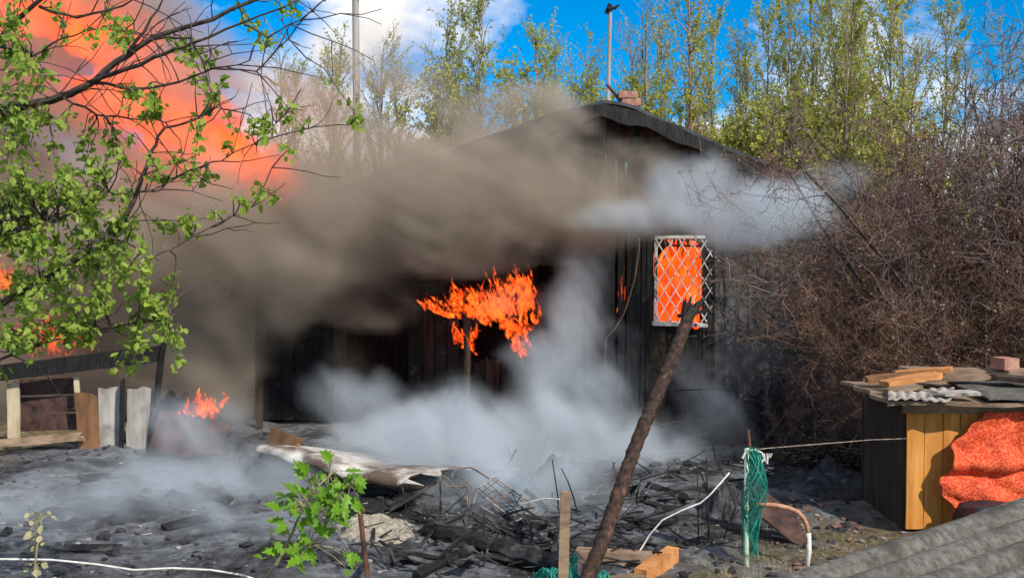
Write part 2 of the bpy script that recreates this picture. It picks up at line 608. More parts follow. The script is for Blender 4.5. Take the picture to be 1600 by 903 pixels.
def ground_mat():
    m, t, out = new_mat('ground')
    A = t.nodes.new; K = t.links.new
    tc = A('ShaderNodeTexCoord')
    def noise(sc, det=6, rough=0.6, dist=0.0):
        n = A('ShaderNodeTexNoise'); n.inputs['Scale'].default_value = sc
        n.inputs['Detail'].default_value = det; n.inputs['Roughness'].default_value = rough
        n.inputs['Distortion'].default_value = dist
        K(tc.outputs['Object'], n.inputs['Vector']); return n.outputs['Fac']
    def ramp(f, stops):
        r = A('ShaderNodeValToRGB'); e = r.color_ramp.elements
        e[0].position = stops[0][0]; e[0].color = (*stops[0][1], 1)
        e[1].position = stops[-1][0]; e[1].color = (*stops[-1][1], 1)
        for p, c in stops[1:-1]:
            q = e.new(p); q.color = (*c, 1)
        K(f, r.inputs['Fac']); return r.outputs['Color']
    def mix(f, a, b):
        x = A('ShaderNodeMixRGB'); K(f, x.inputs[0]); K(a, x.inputs[1]); K(b, x.inputs[2]); return x.outputs[0]
    ash = ramp(noise(6, 12, 0.8, 0.05), [(0.30, (0.025, 0.026, 0.03)), (0.44, (0.12, 0.127, 0.14)), (0.60, (0.30, 0.315, 0.335)), (0.75, (0.46, 0.46, 0.45))])
    blk = ramp(noise(16, 10, 0.75), [(0.35, (0.010, 0.010, 0.011)), (0.7, (0.07, 0.065, 0.06))])
    big = ramp(noise(0.9, 5, 0.6, 0.8), [(0.44, (0, 0, 0)), (0.60, (1, 1, 1))])
    burnt = mix(big, ash, blk)
    dirt = ramp(noise(9, 8, 0.7), [(0.32, (0.08, 0.06, 0.04)), (0.5, (0.22, 0.165, 0.105)), (0.68, (0.42, 0.35, 0.24))])
    grn = ramp(noise(2.2, 6, 0.65), [(0.50, (0, 0, 0)), (0.62, (1, 1, 1))])
    grass = ramp(noise(22, 6, 0.7), [(0.35, (0.09, 0.085, 0.035)), (0.65, (0.24, 0.21, 0.10))])
    dirt = mix(grn, dirt, grass)
    # burnt area: distance from the middle of the plot, with a ragged edge
    sp = A('ShaderNodeVectorMath'); sp.operation = 'SUBTRACT'; sp.inputs[1].default_value = (-1.6, 12.5, 0)
    K(tc.outputs['Object'], sp.inputs[0])
    sc = A('ShaderNodeVectorMath'); sc.operation = 'MULTIPLY'; sc.inputs[1].default_value = (1 / 5.2, 1 / 5.2, 0)
    K(sp.outputs[0], sc.inputs[0])
    ln = A('ShaderNodeVectorMath'); ln.operation = 'LENGTH'
    K(sc.outputs[0], ln.inputs[0])
    ad = A('ShaderNodeMath'); ad.operation = 'MULTIPLY_ADD'; ad.inputs[1].default_value = 0.7
    K(noise(1.1, 6, 0.65), ad.inputs[0]); K(ln.outputs['Value'], ad.inputs[2])
    edge = ramp(ad.outputs[0], [(0.0, (0, 0, 0)), (1.0, (1, 1, 1))])
    mr = A('ShaderNodeMapRange'); mr.inputs['From Min'].default_value = 1.25; mr.inputs['From Max'].default_value = 1.42
    K(ad.outputs[0], mr.inputs['Value'])
    c = mix(mr.outputs['Result'], burnt, dirt)
    b = A('ShaderNodeBsdfPrincipled'); b.inputs['Roughness'].default_value = 0.95
    b.inputs['Specular IOR Level'].default_value = 0.15
    K(c, b.inputs['Base Color'])
    bp = A('ShaderNodeBump'); bp.inputs['Strength'].default_value = 1.0; bp.inputs['Distance'].default_value = 0.05
    K(noise(26, 10, 0.8), bp.inputs['Height']); K(bp.outputs[0], b.inputs['Normal'])
    K(b.outputs[0], out.inputs['Surface'])
    return m
me.materials.append(ground_mat())
ground = bpy.data.objects.new('ground', me)
col.objects.link(ground)
tag(ground, kind='structure')

# ------------------------------------------------------------ the burning house
HY = 16.0                                            # front wall plane
hx0, hx1 = at(930, 600, HY).x, at(1190, 600, HY).x + 1.0
wx0, wx1 = at(1022, 440, HY).x, at(1098, 440, HY).x    # window opening
wz0, wz1 = at(1060, 506, HY).z, at(1060, 372, HY).z
ROOF = [(-2.6, 3.42), (-1.2, 3.86), (0.2, 4.34), (0.75, 4.55), (1.26, 4.66), (1.75, 4.55), (2.3, 4.34), (2.9, 4.05), (3.6, 3.78), (4.3, 3.55), (4.95, 3.38)]
def roof_z(x):
    for (a, za), (b, zb) in zip(ROOF, ROOF[1:]):
        if a <= x <= b:
            return za + (zb - za) * (x - a) / (b - a)
    return 3.3
rh = random.Random(11)
house = empty('burning_house', (1.2, HY, 0), 'charred timber house with smoke pouring from under its roof and fire in the window', 'house')
# vertical planks of the gable wall, one by one
x = -2.3
while x < hx1:
    wdt = rh.uniform(0.14, 0.20)
    xc = x + wdt / 2
    segs = []
    top = min(roof_z(xc - wdt / 2), roof_z(xc + wdt / 2)) - 0.12
    if xc > hx0 - 0.1:
        if wx0 - 0.03 < xc < wx1 + 0.03: segs = [(0.0, wz0 + 0.05), (wz1 - 0.03, top)]
        else: segs = [(0.0, top)]
    else:
        segs = [(2.35, top)]
    gap = 0.02 if not (at(960, 450, HY).x < x + wdt < at(985, 450, HY).x) else 0.07
    for z0, z1 in segs:
        if z1 - z0 < 0.15: continue
        mb = MB()
        yy = HY + rh.uniform(-.012, .012)
        mb.plank((xc, yy, z0), (xc + rh.uniform(-.012, .012), yy, z1), (wdt - 0.05) if gap > .05 else wdt + .006, 0.035, (1, 0, 0), 0.03, 0.03, 5, rh, rh.uniform(-.02, .02))
        right = xc > at(1112, 440, HY).x
        world_part(mb, 'plank', M['grey_board'] if right else (M['char'] if rh.random() < 0.8 else M['char_and_shade_brown']), house)
    x += wdt
# corner post, wall plate, inner walls
mb = MB()
mb.box((hx0 - 0.06, HY - 0.03, 1.35), (0.13, 0.13, 2.7))
world_part(mb, 'corner_post', M['char'], house)
mb = MB()
mb.box((hx0 - 0.02, HY + 2.9, 1.35), (0.08, 5.6, 2.7))
mb.box((hx1 + 0.02, HY + 2.9, 1.6), (0.08, 5.6, 3.2))
mb.box(((hx0 + hx1) / 2, HY + 5.7, 1.6), (hx1 - hx0, 0.08, 3.2))
world_part(mb, 'inner_wall', M['char_dark'], house)
# battens: shallow vertical strips over the joints near the corner
for px in (942, 1004, 1012, 1106):
    mb = MB(); p = at(px, 500, HY - 0.045)
    mb.plank((p.x, HY - 0.045, 0.1), (p.x + 0.02, HY - 0.045, 2.72), 0.06, 0.03, (1, 0, 0), 0.05, 0.05, 5, rh, 0.01)
    world_part(mb, 'batten', M['char'], house)
# roof: sagging slabs, each slope of separate sheets, plus barge board
for k, (y0, y1) in enumerate([(HY - 0.55, HY + 1.3), (HY + 1.22, HY + 3.1), (HY + 3.02, HY + 5.9)]):
    for s in range(2):
        pts = ROOF[:5] if s == 0 else ROOF[4:]
        def fn(u, v, pts=pts, y0=y0, y1=y1, k=k):
            t = u * (len(pts) - 1); i = min(int(t), len(pts) - 2); f = t - i
            X = pts[i][0] * (1 - f) + pts[i + 1][0] * f
            Z = pts[i][1] * (1 - f) + pts[i + 1][1] * f
            return (X, y0 + (y1 - y0) * v, Z + 0.02 * k + 0.03 * math.sin(X * 5 + k * 2) * math.sin(v * 3 + X))
        mb = MB(); mb.sheet(fn, 24, 6, 0.045)
        o = world_part(mb, 'roof_sheet', M['roof_felt'], house)
for s in range(2):
    pts = ROOF[:5] if s == 0 else ROOF[4:]
    def fn(u, v, pts=pts):
        t = u * (len(pts) - 1); i = min(int(t), len(pts) - 2); f = t - i
        X = pts[i][0] * (1 - f) + pts[i + 1][0] * f
        Z = pts[i][1] * (1 - f) + pts[i + 1][1] * f
        return (X, HY - 0.58, Z - 0.03 - v * (0.2 + 0.03 * math.sin(X * 9)))
    mb = MB(); mb.sheet(fn, 24, 2, 0.03)
    world_part(mb, 'barge_board', M['char_dark'], house)
# chimney, brick red-pink, behind the ridge
M['brick_pink'] = pmat('chimney_brick', (0.30, 0.13, 0.09), (0.48, 0.27, 0.2), scale=8, bump=0.4)
M['mortar'] = pmat('mortar', (0.25, 0.22, 0.2), (0.38, 0.34, 0.3), scale=20)
cx = at(983, 160, 18.0)
mb = MB(); mb.box((cx.x, 18.0, 4.66), (0.26, 0.26, 1.0))
chim = world_part(mb, 'chimney', M['mortar'], house)
bm_shared = None
for r_ in range(7):
    for k in range(2):
        z = 4.36 + r_ * 0.125
        xx = cx.x - 0.075 + 0.15 * k + (0.03 if r_ % 2 else -0.03)
        if bm_shared is None:
            mb = MB(); mb.box((0, 0, 0), (0.14, 0.3, 0.105)); bm_shared = mb.mesh('brick'); bm_shared.materials.append(M['brick_pink'])
        b = bpy.data.objects.new('brick', bm_shared); col.objects.link(b)
        b.parent = chim; b.location = (xx, 18.0 + rh.uniform(-.01, .01), z)
# window: white frame on three sides, lattice grille, burnt sill
M['white_frame'] = pmat('old_white_paint', (0.45, 0.43, 0.40), (0.72, 0.70, 0.66), scale=9, bump=0.3, c3=(0.06, 0.05, 0.05), s3=4, lo3=0.58, hi3=0.66)
M['grille'] = pmat('pale_steel', (0.60, 0.56, 0.50), (0.80, 0.77, 0.72), scale=30, bump=0.1, rough=0.5, c3=(0.1, 0.08, 0.07), s3=6, lo3=0.6, hi3=0.7)
win = empty('window_anchor', (0, 0, 0))
bpy.data.objects.remove(win)
mb = MB()
mb.box((wx0 + 0.02, HY - 0.03, (wz0 + wz1) / 2), (0.045, 0.07, wz1 - wz0))
fr = world_part(mb, 'window', M['white_frame'], house)
mb = MB(); mb.plank((wx0, HY - 0.03, wz1), (wx1 + 0.03, HY - 0.03, wz1 + 0.01), 0.07, 0.045, (0, 1, 0), 0.02, 0.02, 5, rh, 0.01)
sub_part(mb, 'frame', M['white_frame'], fr)
mb = MB(); mb.plank((wx1, HY - 0.03, wz1), (wx1 + 0.01, HY - 0.03, wz0), 0.07, 0.06, (0, 1, 0), 0.02, 0.02, 5, rh, 0.01)
sub_part(mb, 'frame', M['char_dark'], fr)
mb = MB(); mb.plank((wx0 - 0.05, HY - 0.06, wz0 + 0.01), (wx1 + 0.09, HY - 0.06, wz0 - 0.02), 0.14, 0.05, (0, 1, 0.1), 0.03, 0.1, 6, rh, 0.01)
sub_part(mb, 'sill', M['white_frame'], fr)
gw, gh = wx1 - wx0, wz1 - wz0
yb = HY - 0.085
for sgn in (1, -1):
    k = -6
    while k < 8:
        # diagonal bars clipped to the opening (a little proud of its right side)
        slope = 1.62 * sgn
        xo = wx0 + k * 0.165
        pts = []
        for i in range(33):
            X = wx0 + (gw + 0.12) * i / 32
            Z = wz0 + (X - xo) * slope if sgn > 0 else wz1 + (X - xo) * slope
            if wz0 <= Z <= wz1: pts.append((X + 0.004 * math.sin(Z * 9 + k), yb - 0.006 * sgn, Z))
        if len(pts) > 2:
            mb = MB(); mb.tube(pts[::2] + ([pts[-1]] if (len(pts) - 1) % 2 else []), 0.0095, 5)
            sub_part(mb, 'grille_bar', M['grille'], fr)
        k += 1
# ragged burnt pane scraps left in the right edge and a burnt curtain rod
mb = MB(); mb.tube([(wx0 - .02, HY + .02, wz1 - .10), (wx1 + .02, HY + .02, wz1 - .12)], 0.02, 6)
sub_part(mb, 'curtain_rod', M['char_dark'], fr)
# loose cable down the wall
M['cable'] = pmat('scorched_cable', (0.16, 0.10, 0.06), (0.30, 0.20, 0.12), scale=20, bump=0.1)
pts = [at(a, b_, HY - 0.1) for a, b_ in ((999, 372), (998, 395), (992, 435), (985, 460), (975, 490), (962, 512), (947, 528), (945, 560), (950, 610), (953, 640))]
mb = MB(); mb.tube(pts, 0.011, 5)
world_part(mb, 'cable', M['cable'], house)

# ------------------------------------------------------------ low annex on the left
AY = 16.7
annex = empty('lean_to_annex', (-1.4, AY, 0), 'low scorched lean-to joined to the left of the house, flames bursting through it', 'lean-to')
ax0, ax1 = at(404, 600, AY).x, hx0 - 0.15
ox0, ox1 = at(715, 480, AY).x, at(838, 480, AY).x
oz0 = at(780, 552, AY).z
dx0, dx1 = at(540, 600, AY).x, at(640, 600, AY).x
x = ax0
while x < ax1:
    wdt = rh.uniform(0.15, 0.22); xc = x + wdt / 2
    top = 2.0 + 0.06 * (xc - ax0) / (ax1 - ax0) * 4 - 0.05
    segs = [(0.0, top)]
    if ox0 < xc < ox1: segs = [(0.0, oz0 + rh.uniform(-.15, .05))]
    if dx0 < xc < dx1: segs = [(1.75, top)]
    for z0, z1 in segs:
        mb = MB(); yy = AY + rh.uniform(-.015, .015)
        mb.plank((xc, yy, z0), (xc, yy, z1), wdt - 0.015, 0.03, (1, 0, 0), 0.02, 0.12, 4, rh, rh.uniform(-.02, .02))
        world_part(mb, 'plank', M['char_and_shade_brown'] if rh.random() < 0.45 else M['char'], annex)
    x += wdt
for px in (405, 728, 845):
    p = at(px, 600, AY - 0.9)
    mb = MB(); mb.tube([(p.x, p.y, -0.05), (p.x + 0.02, p.y, 1.0), (p.x, p.y, 1.98)], [0.05, 0.048, 0.045], 8)
    world_part(mb, 'post', M['char_and_shade_brown'], annex)
def fn(u, v):
    X = ax0 - 0.25 + (at(688, 500, AY - .5).x - ax0 + .25 + .12 * math.sin(v * 9) + .06 * math.sin(v * 23)) * u
    return (X, AY - 1.1 + 1.3 * v, 2.0 + 0.22 * u + 0.28 * v + 0.04 * math.sin(X * 4) + 0.05 * math.sin(X * 1.3 + 2))
mb = MB(); mb.sheet(fn, 30, 6, 0.05)
world_part(mb, 'roof', M['char_dark'], annex)
mb = MB(); mb.plank((ax0 - .2, AY - 1.12, 1.98), (at(700, 500, AY - 1.1).x, AY - 1.12, 2.05), 0.16, 0.05, (0, 0, 1), 0.1, 0.1, 10, rh, 0.02)
world_part(mb, 'beam', M['char_and_shade_brown'], annex)
mb = MB()
mb.box(((ax0 + ax1) / 2, AY + 2.4, 1.5), (ax1 - ax0, 0.06, 3.0))
mb.box((ax0 - 0.03, AY + 1.2, 1.0), (0.06, 2.36, 2.0))
world_part(mb, 'inner_wall', M['char_dark'], annex)

# ------------------------------------------------------------ flames
M['flame'] = flame_mat('flame', (0.26, 0.006, 0.001), (1.0, 0.125, 0.012), 3.0, 7.5, (0.46, 0.78), 2.3)
M['flame_win'] = flame_mat('flame_bright', (0.22, 0.005, 0.001), (1.0, 0.085, 0.006), 2.7, 2.6, (0.34, 0.60), 1.4)
M['flame_far'] = flame_mat('flame_veiled', (0.6, 0.03, 0.006), (1.0, 0.12, 0.014), 2.4, 2.0, (0.38, 0.62), 2.4)
def flame(label, spots, mat, seed, n_each=10, group=None, fat=1.0):
    rn = random.Random(seed)
    mb = MB()
    for (px, py, Y, wpx, hpx, lean) in spots:
        s = Y / F
        for _ in range(n_each):
            p = at(px + rn.gauss(0, wpx * 0.32), py + rn.uniform(-.25, .2) * hpx, Y + rn.uniform(-.25, .25))
            tongue(mb, p, min(wpx, hpx) * s * fat * rn.uniform(0.12, 0.36), hpx * s * rn.uniform(0.35, 0.95), (lean * rn.uniform(.3, 1.2), rn.uniform(-.2, .2)), rn)
    c = sum(mb.v, Vector()) / len(mb.v)
    c.z = min(v.z for v in mb.v)
    o = mb.build('flame', mat, None, True, c)
    return tag(o, label, 'flame', group)
rf = random.Random(61)
SP = []
for cx_, cy_, ex, ey, nn_ in ((803, 468, 32, 42, 24), (768, 490, 34, 30, 12), (728, 528, 22, 16, 4), (815, 530, 20, 20, 5), (745, 470, 26, 10, 4)):
    for _ in range(nn_):
        a_, q_ = rf.uniform(0, 6.283), math.sqrt(rf.random())
        SP.append((cx_ + ex * q_ * math.cos(a_), cy_ + 12 + ey * q_ * math.sin(a_), 16.0 + rf.uniform(-.2, .5), rf.uniform(16, 36), rf.uniform(26, 58), rf.uniform(-.25, .1)))
for _ in range(9):
    SP.append((rf.uniform(672, 745), 482 + rf.uniform(-8, 12), 15.5 + rf.uniform(0, .3), rf.uniform(20, 34), rf.uniform(20, 36), -.2))
for _ in range(5):
    SP.append((rf.uniform(815, 838), rf.uniform(480, 545), 15.5 + rf.uniform(0, .2), 24, rf.uniform(40, 70), -.03))
flame('orange flames bursting from the lean-to opening beside the house corner', SP, M['flame'], 5, 6, None, 1.15)
flame('bright orange fire filling the barred window of the house',
      [(1066, 500, 16.5, 50, 130, 0), (1070, 470, 16.35, 40, 100, 0.05), (1060, 515, 16.3, 70, 60, 0), (1070, 440, 16.6, 50, 80, 0), (1078, 500, 16.3, 24, 120, 0), (1035, 500, 16.9, 30, 80, 0), (1060, 440, 16.9, 60, 70, 0)], M['flame_win'], 6, 30)
flame('thin red flame licking through a gap between the wall planks', [(973, 480, 16.25, 10, 70, 0)], M['flame'], 7, 22)
flame('huge veiled tongue of fire slanting up through the smoke at upper left',
      [(385, 290, 15.6, 90, 80, -.5), (345, 245, 15.6, 80, 80, -.6), (300, 200, 15.8, 80, 80, -.6), (250, 140, 15.8, 70, 60, -.6), (190, 85, 16, 110, 70, -.8), (120, 50, 16.2, 130, 80, -.8), (60, 20, 16.4, 120, 80, -.6), (330, 280, 16, 140, 80, -.6), (220, 190, 16.4, 140, 90, -.8)], M['flame_far'], 8, 26, None, 2.6)
flame('orange fire glowing behind the leaves above the left fence rail', [(85, 545, 16.5, 50, 60, 0), (50, 540, 16.8, 80, 50, 0), (20, 450, 17, 60, 60, 0)], M['flame'], 9, 24)
flame('small red flame on the smouldering heap right of the left fence', [(315, 650, 13.2, 50, 40, -.05), (325, 645, 13.1, 40, 22, 0)], M['flame'], 10, 22)
# ------------------------------------------------------------ vegetation
M['bark'] = pmat('pale_bark', (0.16, 0.13, 0.10), (0.36, 0.30, 0.24), scale=8, bump=0.4, stretch=(1, 1, 0.3), vary=0.25)
M['bark_pink'] = pmat('pinkish_bark', (0.20, 0.12, 0.09), (0.42, 0.27, 0.20), scale=8, bump=0.4, stretch=(1, 1, 0.3))
M['bark_dark'] = pmat('dark_bark', (0.025, 0.02, 0.018), (0.10, 0.075, 0.065), scale=18, bump=0.5, bscale=40)
M['leaf_far'] = pmat('spring_leaf_far', (0.27, 0.33, 0.05), (0.48, 0.46, 0.09), scale=1.5, bump=0, rough=0.6, vary=0.25, transl=(0.50, 0.52, 0.09))
M['leaf_near'] = pmat('spring_leaf_near', (0.10, 0.20, 0.014), (0.42, 0.50, 0.09), scale=11, bump=0, rough=0.45, transl=(0.32, 0.52, 0.05), vary=0.25)
M['leaf_sap'] = pmat('sapling_leaf', (0.08, 0.21, 0.012), (0.22, 0.42, 0.035), scale=7, bump=0.2, rough=0.4, transl=(0.24, 0.46, 0.03), vary=0.25)
M['twig'] = pmat('bare_twig', (0.055, 0.036, 0.032), (0.21, 0.145, 0.125), scale=2.2, bump=0, vary=0.25, c3=(0.19, 0.12, 0.075), s3=0.9, lo3=0.52, hi3=0.66)
M['twig_mauve'] = pmat('mauve_twig', (0.055, 0.03, 0.034), (0.20, 0.125, 0.125), scale=2.2, bump=0, vary=0.2, c3=(0.20, 0.13, 0.11), s3=.9, lo3=.52, hi3=.66)
M['twig_olive'] = pmat('olive_twig', (0.06, 0.046, 0.026), (0.22, 0.17, 0.10), scale=2.2, bump=0, vary=0.2, c3=(0.2, 0.17, 0.075), s3=.9, lo3=.5, hi3=.64)
M['twig_rust'] = pmat('rusty_twig', (0.07, 0.036, 0.024), (0.25, 0.135, 0.085), scale=2.2, bump=0, vary=0.2)
M['bud'] = pmat('dry_bud', (0.16, 0.11, 0.05), (0.34, 0.24, 0.15), scale=1.5, bump=0, vary=0.2)

def rdir(rn, up=0.0):
    v = Vector((rn.gauss(0, 1), rn.gauss(0, 1), rn.gauss(0, 1) + up))
    return v.normalized()

def add_leaf(mb, p, d, n, L, W):
    """small folded leaf, 4 triangles"""
    d = d.normalized(); s = d.cross(n)
    s = s.normalized() if s.length > 1e-5 else d.orthogonal().normalized()
    nn = s.cross(d)
    b = len(mb.v)
    mb.v += [p, p + d * (L * .45) + s * W + nn * (W * .35), p + d * L, p + d * (L * .45) - s * W + nn * (W * .35)]
    mb.f += [(b, b + 1, b + 2), (b, b + 2, b + 3)]

def grow(mb, p, d, L, r, rn, n=3, segs=4, curl=0.25, up=0.15, r_end=0.35):
    pts = [p]
    for i in range(segs):
        d = (d + rdir(rn) * curl + Vector((0, 0, up))).normalized()
        pts.append(pts[-1] + d * (L / segs))
    mb.tube(pts, [r * (1 - (1 - r_end) * i / segs) for i in range(segs + 1)], n, False)
    return pts

def make_tree(seed, h, spread, nb, leaf, per, droop=0.0, bark='bark', wild=0.0, low=0.18):
    rn = random.Random(seed)
    tk, cr = MB(), MB()
    pts = [Vector((0, 0, -0.1))]
    lean = Vector((rn.uniform(-.08, .08), rn.uniform(-.05, .05), 1))
    n = 12
    for i in range(n):
        pts.append(pts[-1] + (lean + Vector((rn.gauss(0, .045), rn.gauss(0, .045), 0))) * (h / n))
    rt = h * 0.0095
    tk.tube(pts, [rt * (1 - 0.88 * i / n) for i in range(n + 1)], 6, False)
    for k in range(nb):
        t = low + (0.98 - low) * (k + rn.random()) / nb
        i = min(int(t * n), n - 1); f = t * n - i
        p = pts[i].lerp(pts[i + 1], f)
        az = rn.uniform(0, 6.283)
        el = rn.uniform(0.62, 1.25)
        d = Vector((math.cos(az) * math.cos(el), math.sin(az) * math.cos(el), math.sin(el)))
        L = spread * (1.15 - t) * rn.uniform(.6, 1.25) + 0.35
        bp = grow(tk, p, d, L, rt * 0.42 * (1.1 - t) + 0.005, rn, 4, 5, 0.16, 0.1 - droop)
        for q in range(int(4 + L * 3.2)):
            u = rn.uniform(0.15, 1.0) * (len(bp) - 1)
            a = min(int(u), len(bp) - 2)
            s = bp[a].lerp(bp[a + 1], u - a)
            dd = ((bp[a + 1] - bp[a]).normalized() + rdir(rn, 0.2) * 0.8)
            tp = grow(tk, s, dd.normalized(), rn.uniform(.25, .6), 0.006, rn, 3, 3, 0.25, 0.08 - droop)
            dens = per * rn.choice((0.15, 0.5, 1.0, 1.6))
            for _ in range(int(dens)):
                j = rn.randrange(0, len(tp))
                c = tp[j] + rdir(rn) * rn.uniform(0, .09)
                add_leaf(cr, c, rdir(rn, -0.3), rdir(rn, .8), leaf * rn.uniform(.6, 1.2), leaf * rn.uniform(.22, .4))
    return tk.mesh('trunk', True), cr.mesh('crown')

TREE_V = {}
ORD = ['first', 'second', 'third', 'fourth', 'fifth', 'sixth', 'seventh', 'eighth', 'ninth', 'tenth', 'eleventh', 'twelfth']
def tree_variant(key, *a, **k):
    tm, cm = make_tree(*a, **k)
    tm.materials.append(M[k.get('bark', 'bark')]); cm.materials.append(M['leaf_far'])
    TREE_V[key] = (tm, cm, a[1])
tree_variant('a', 41, 8.5, 2.0, 50, .075, 17)
tree_variant('b', 42, 8.0, 1.7, 40, .075, 15)
tree_variant('c', 43, 9.0, 2.3, 54, .075, 18)
tree_variant('bare', 44, 8.0, 2.0, 44, .06, 5)
tree_variant('pink', 45, 9.0, 1.9, 48, .075, 14, bark='bark_pink')
tree_variant('bush', 46, 4.2, 1.5, 58, .075, 18, low=0.03)

def put_tree(px, Y, top_py, key, label, rot, group=None, name='tree', squeeze=1.0):
    tm, cm, h = TREE_V[key]
    x = at(px, 500, Y).x
    z = at(px, top_py, Y).z
    o = empty(name, (x, Y, 0), label, 'tree', group)
    s = z / h
    o.scale = (s * squeeze, s * squeeze, s); o.rotation_euler = (0, 0, rot)
    for nm, mesh in (('trunk', tm), ('crown', cm)):
        c = bpy.data.objects.new(nm, mesh); col.objects.link(c); c.parent = o
        if nm == 'crown': c['kind'] = 'stuff'
    return o
for px, Y, tp, key, lab in ((865, 25, 60, 'b', 'thin pale-leaved sapling behind the left roof slope, right of the leafy shorter tree'), (925, 27, 70, 'b', 'thin pale-leaved sapling directly behind the ridge beside the thin pole'),
                            (985, 27, 45, 'bare', 'twiggy sapling directly behind the chimney'), (1045, 26, 20, 'b', 'thin pale-leaved sapling left of the pink-trunked tree'), (1120, 26, 30, 'a', 'slim pale-leaved sapling right of the pink-trunked tree'),
                            (1150, 27, 55, 'bare', 'twiggy sapling above the right roof slope'), (720, 27, 50, 'bare', 'twiggy sapling rising from the smoke at the sky gap')):
    put_tree(px, Y, tp, key, lab, px * .37, squeeze=.9)
put_tree(1085, 22.5, -60, 'pink', 'tall thin tree with a pinkish forked trunk standing clear behind the right roof slope', 0.4)
put_tree(1012, 25, 10, 'bare', 'almost leafless thin tree just right of the chimney', 1.0)
put_tree(680, 26, 15, 'b', 'thin tree with sparse leaves behind the smoke, first left of the blue sky gap', 2.0)
put_tree(755, 25, -5, 'a', 'leafy yellow-green tree rising behind the smoke left of the ridge', 0.2)
put_tree(830, 27, 45, 'a', 'shorter leafy tree between the ridge and the smoke', 3.0)
put_tree(890, 26, 90, 'bare', 'twiggy low tree just left of the pole above the ridge', 4.4)
for i, (px, Y, tp, key) in enumerate([(440, 26, 60, 'bare'), (505, 25, 70, 'b'), (600, 25, 60, 'bare'), (640, 28, 80, 'b'), (540, 28, 90, 'a'), (470, 29, 110, 'a'), (580, 30, 120, 'a')]):
    put_tree(px, Y, tp, key, 'hazy smoke-veiled thin tree left of the sky gap, ' + ORD[sorted((440, 505, 600, 640, 540, 470, 580)).index(px)] + ' from left', i * 1.3, 'hazy trees behind the smoke')
for i, (px, Y, tp, key, sq) in enumerate([(1150, 25, 60, 'b', 1), (1185, 24, 10, 'a', .8), (1220, 27, -10, 'c', .8), (1255, 25, -30, 'a', .8), (1290, 22, -90, 'c', .8), (1320, 24, -60, 'b', .9), (1352, 26, -60, 'c', .8),
                                      (1390, 23, -90, 'a', .8), (1425, 25, -30, 'c', .8), (1455, 27, 10, 'a', .9), (1240, 23, 60, 'b', .8), (1330, 28, 0, 'a', .9), (1500, 26, 70, 'bare', 1), (1560, 25, 30, 'bare', 1), (1600, 27, 60, 'bare', 1)]):
    put_tree(px, Y, tp, key, (ORD[sorted((1150, 1185, 1220, 1255, 1290, 1320, 1352, 1390, 1425, 1455, 1240, 1330)).index(px)] + ' from the left of the slender yellow-green trees behind the right thicket') if key != 'bare' else ({1500: 'leftmost', 1560: 'middle', 1600: 'rightmost'}[px] + ' nearly bare tree behind the right thicket against the blue sky'),
             i * 0.9, 'row of slender trees behind the right thicket' if key != 'bare' else 'bare trees behind the right thicket', squeeze=sq)
for i, (px, Y, tp) in enumerate([(1110, 23, 215), (1170, 22, 190), (1230, 21.5, 185), (1290, 22, 170), (1340, 23, 160), (1050, 24, 190), (960, 25, 150), (900, 25, 150), (830, 24.5, 130), (740, 25, 140), (1400, 21.5, 190)]):
    put_tree(px, Y, tp, 'bush', ORD[sorted((1110, 1170, 1230, 1290, 1340, 1050, 960, 900, 830, 740, 1400)).index(px)] + ' from left of the low bushy trees behind the house', i * 1.1, 'low bushy trees behind the house', squeeze=1.1)

# far wood: one uncountable mass at the horizon
rn = random.Random(77)
mb = MB()
for i in range(5200):
    x = rn.uniform(-60, 60); y = rn.uniform(46, 60)
    hh = 5.5 + 1.5 * math.sin(x * .35) + 1.0 * math.sin(x * .9 + 1)
    z = hh * (rn.random() ** 0.7)
    for _ in range(4):
        add_leaf(mb, Vector((x + rn.gauss(0, .3), y + rn.gauss(0, .3), z + rn.gauss(0, .3))), rdir(rn), rdir(rn), rn.uniform(.3, .6), rn.uniform(.12, .25))
for i in range(240):
    x = rn.uniform(-60, 60); y = rn.uniform(45, 58)
    grow(mb, Vector((x, y, 0)), Vector((rn.uniform(-.1, .1), 0, 1)), rn.uniform(5, 7.5), 0.07, rn, 4, 5, .08, .1)
o = mb.build('woods', M['leaf_far']); tag(o, 'far mass of spring woodland on the horizon', None, None, 'stuff')

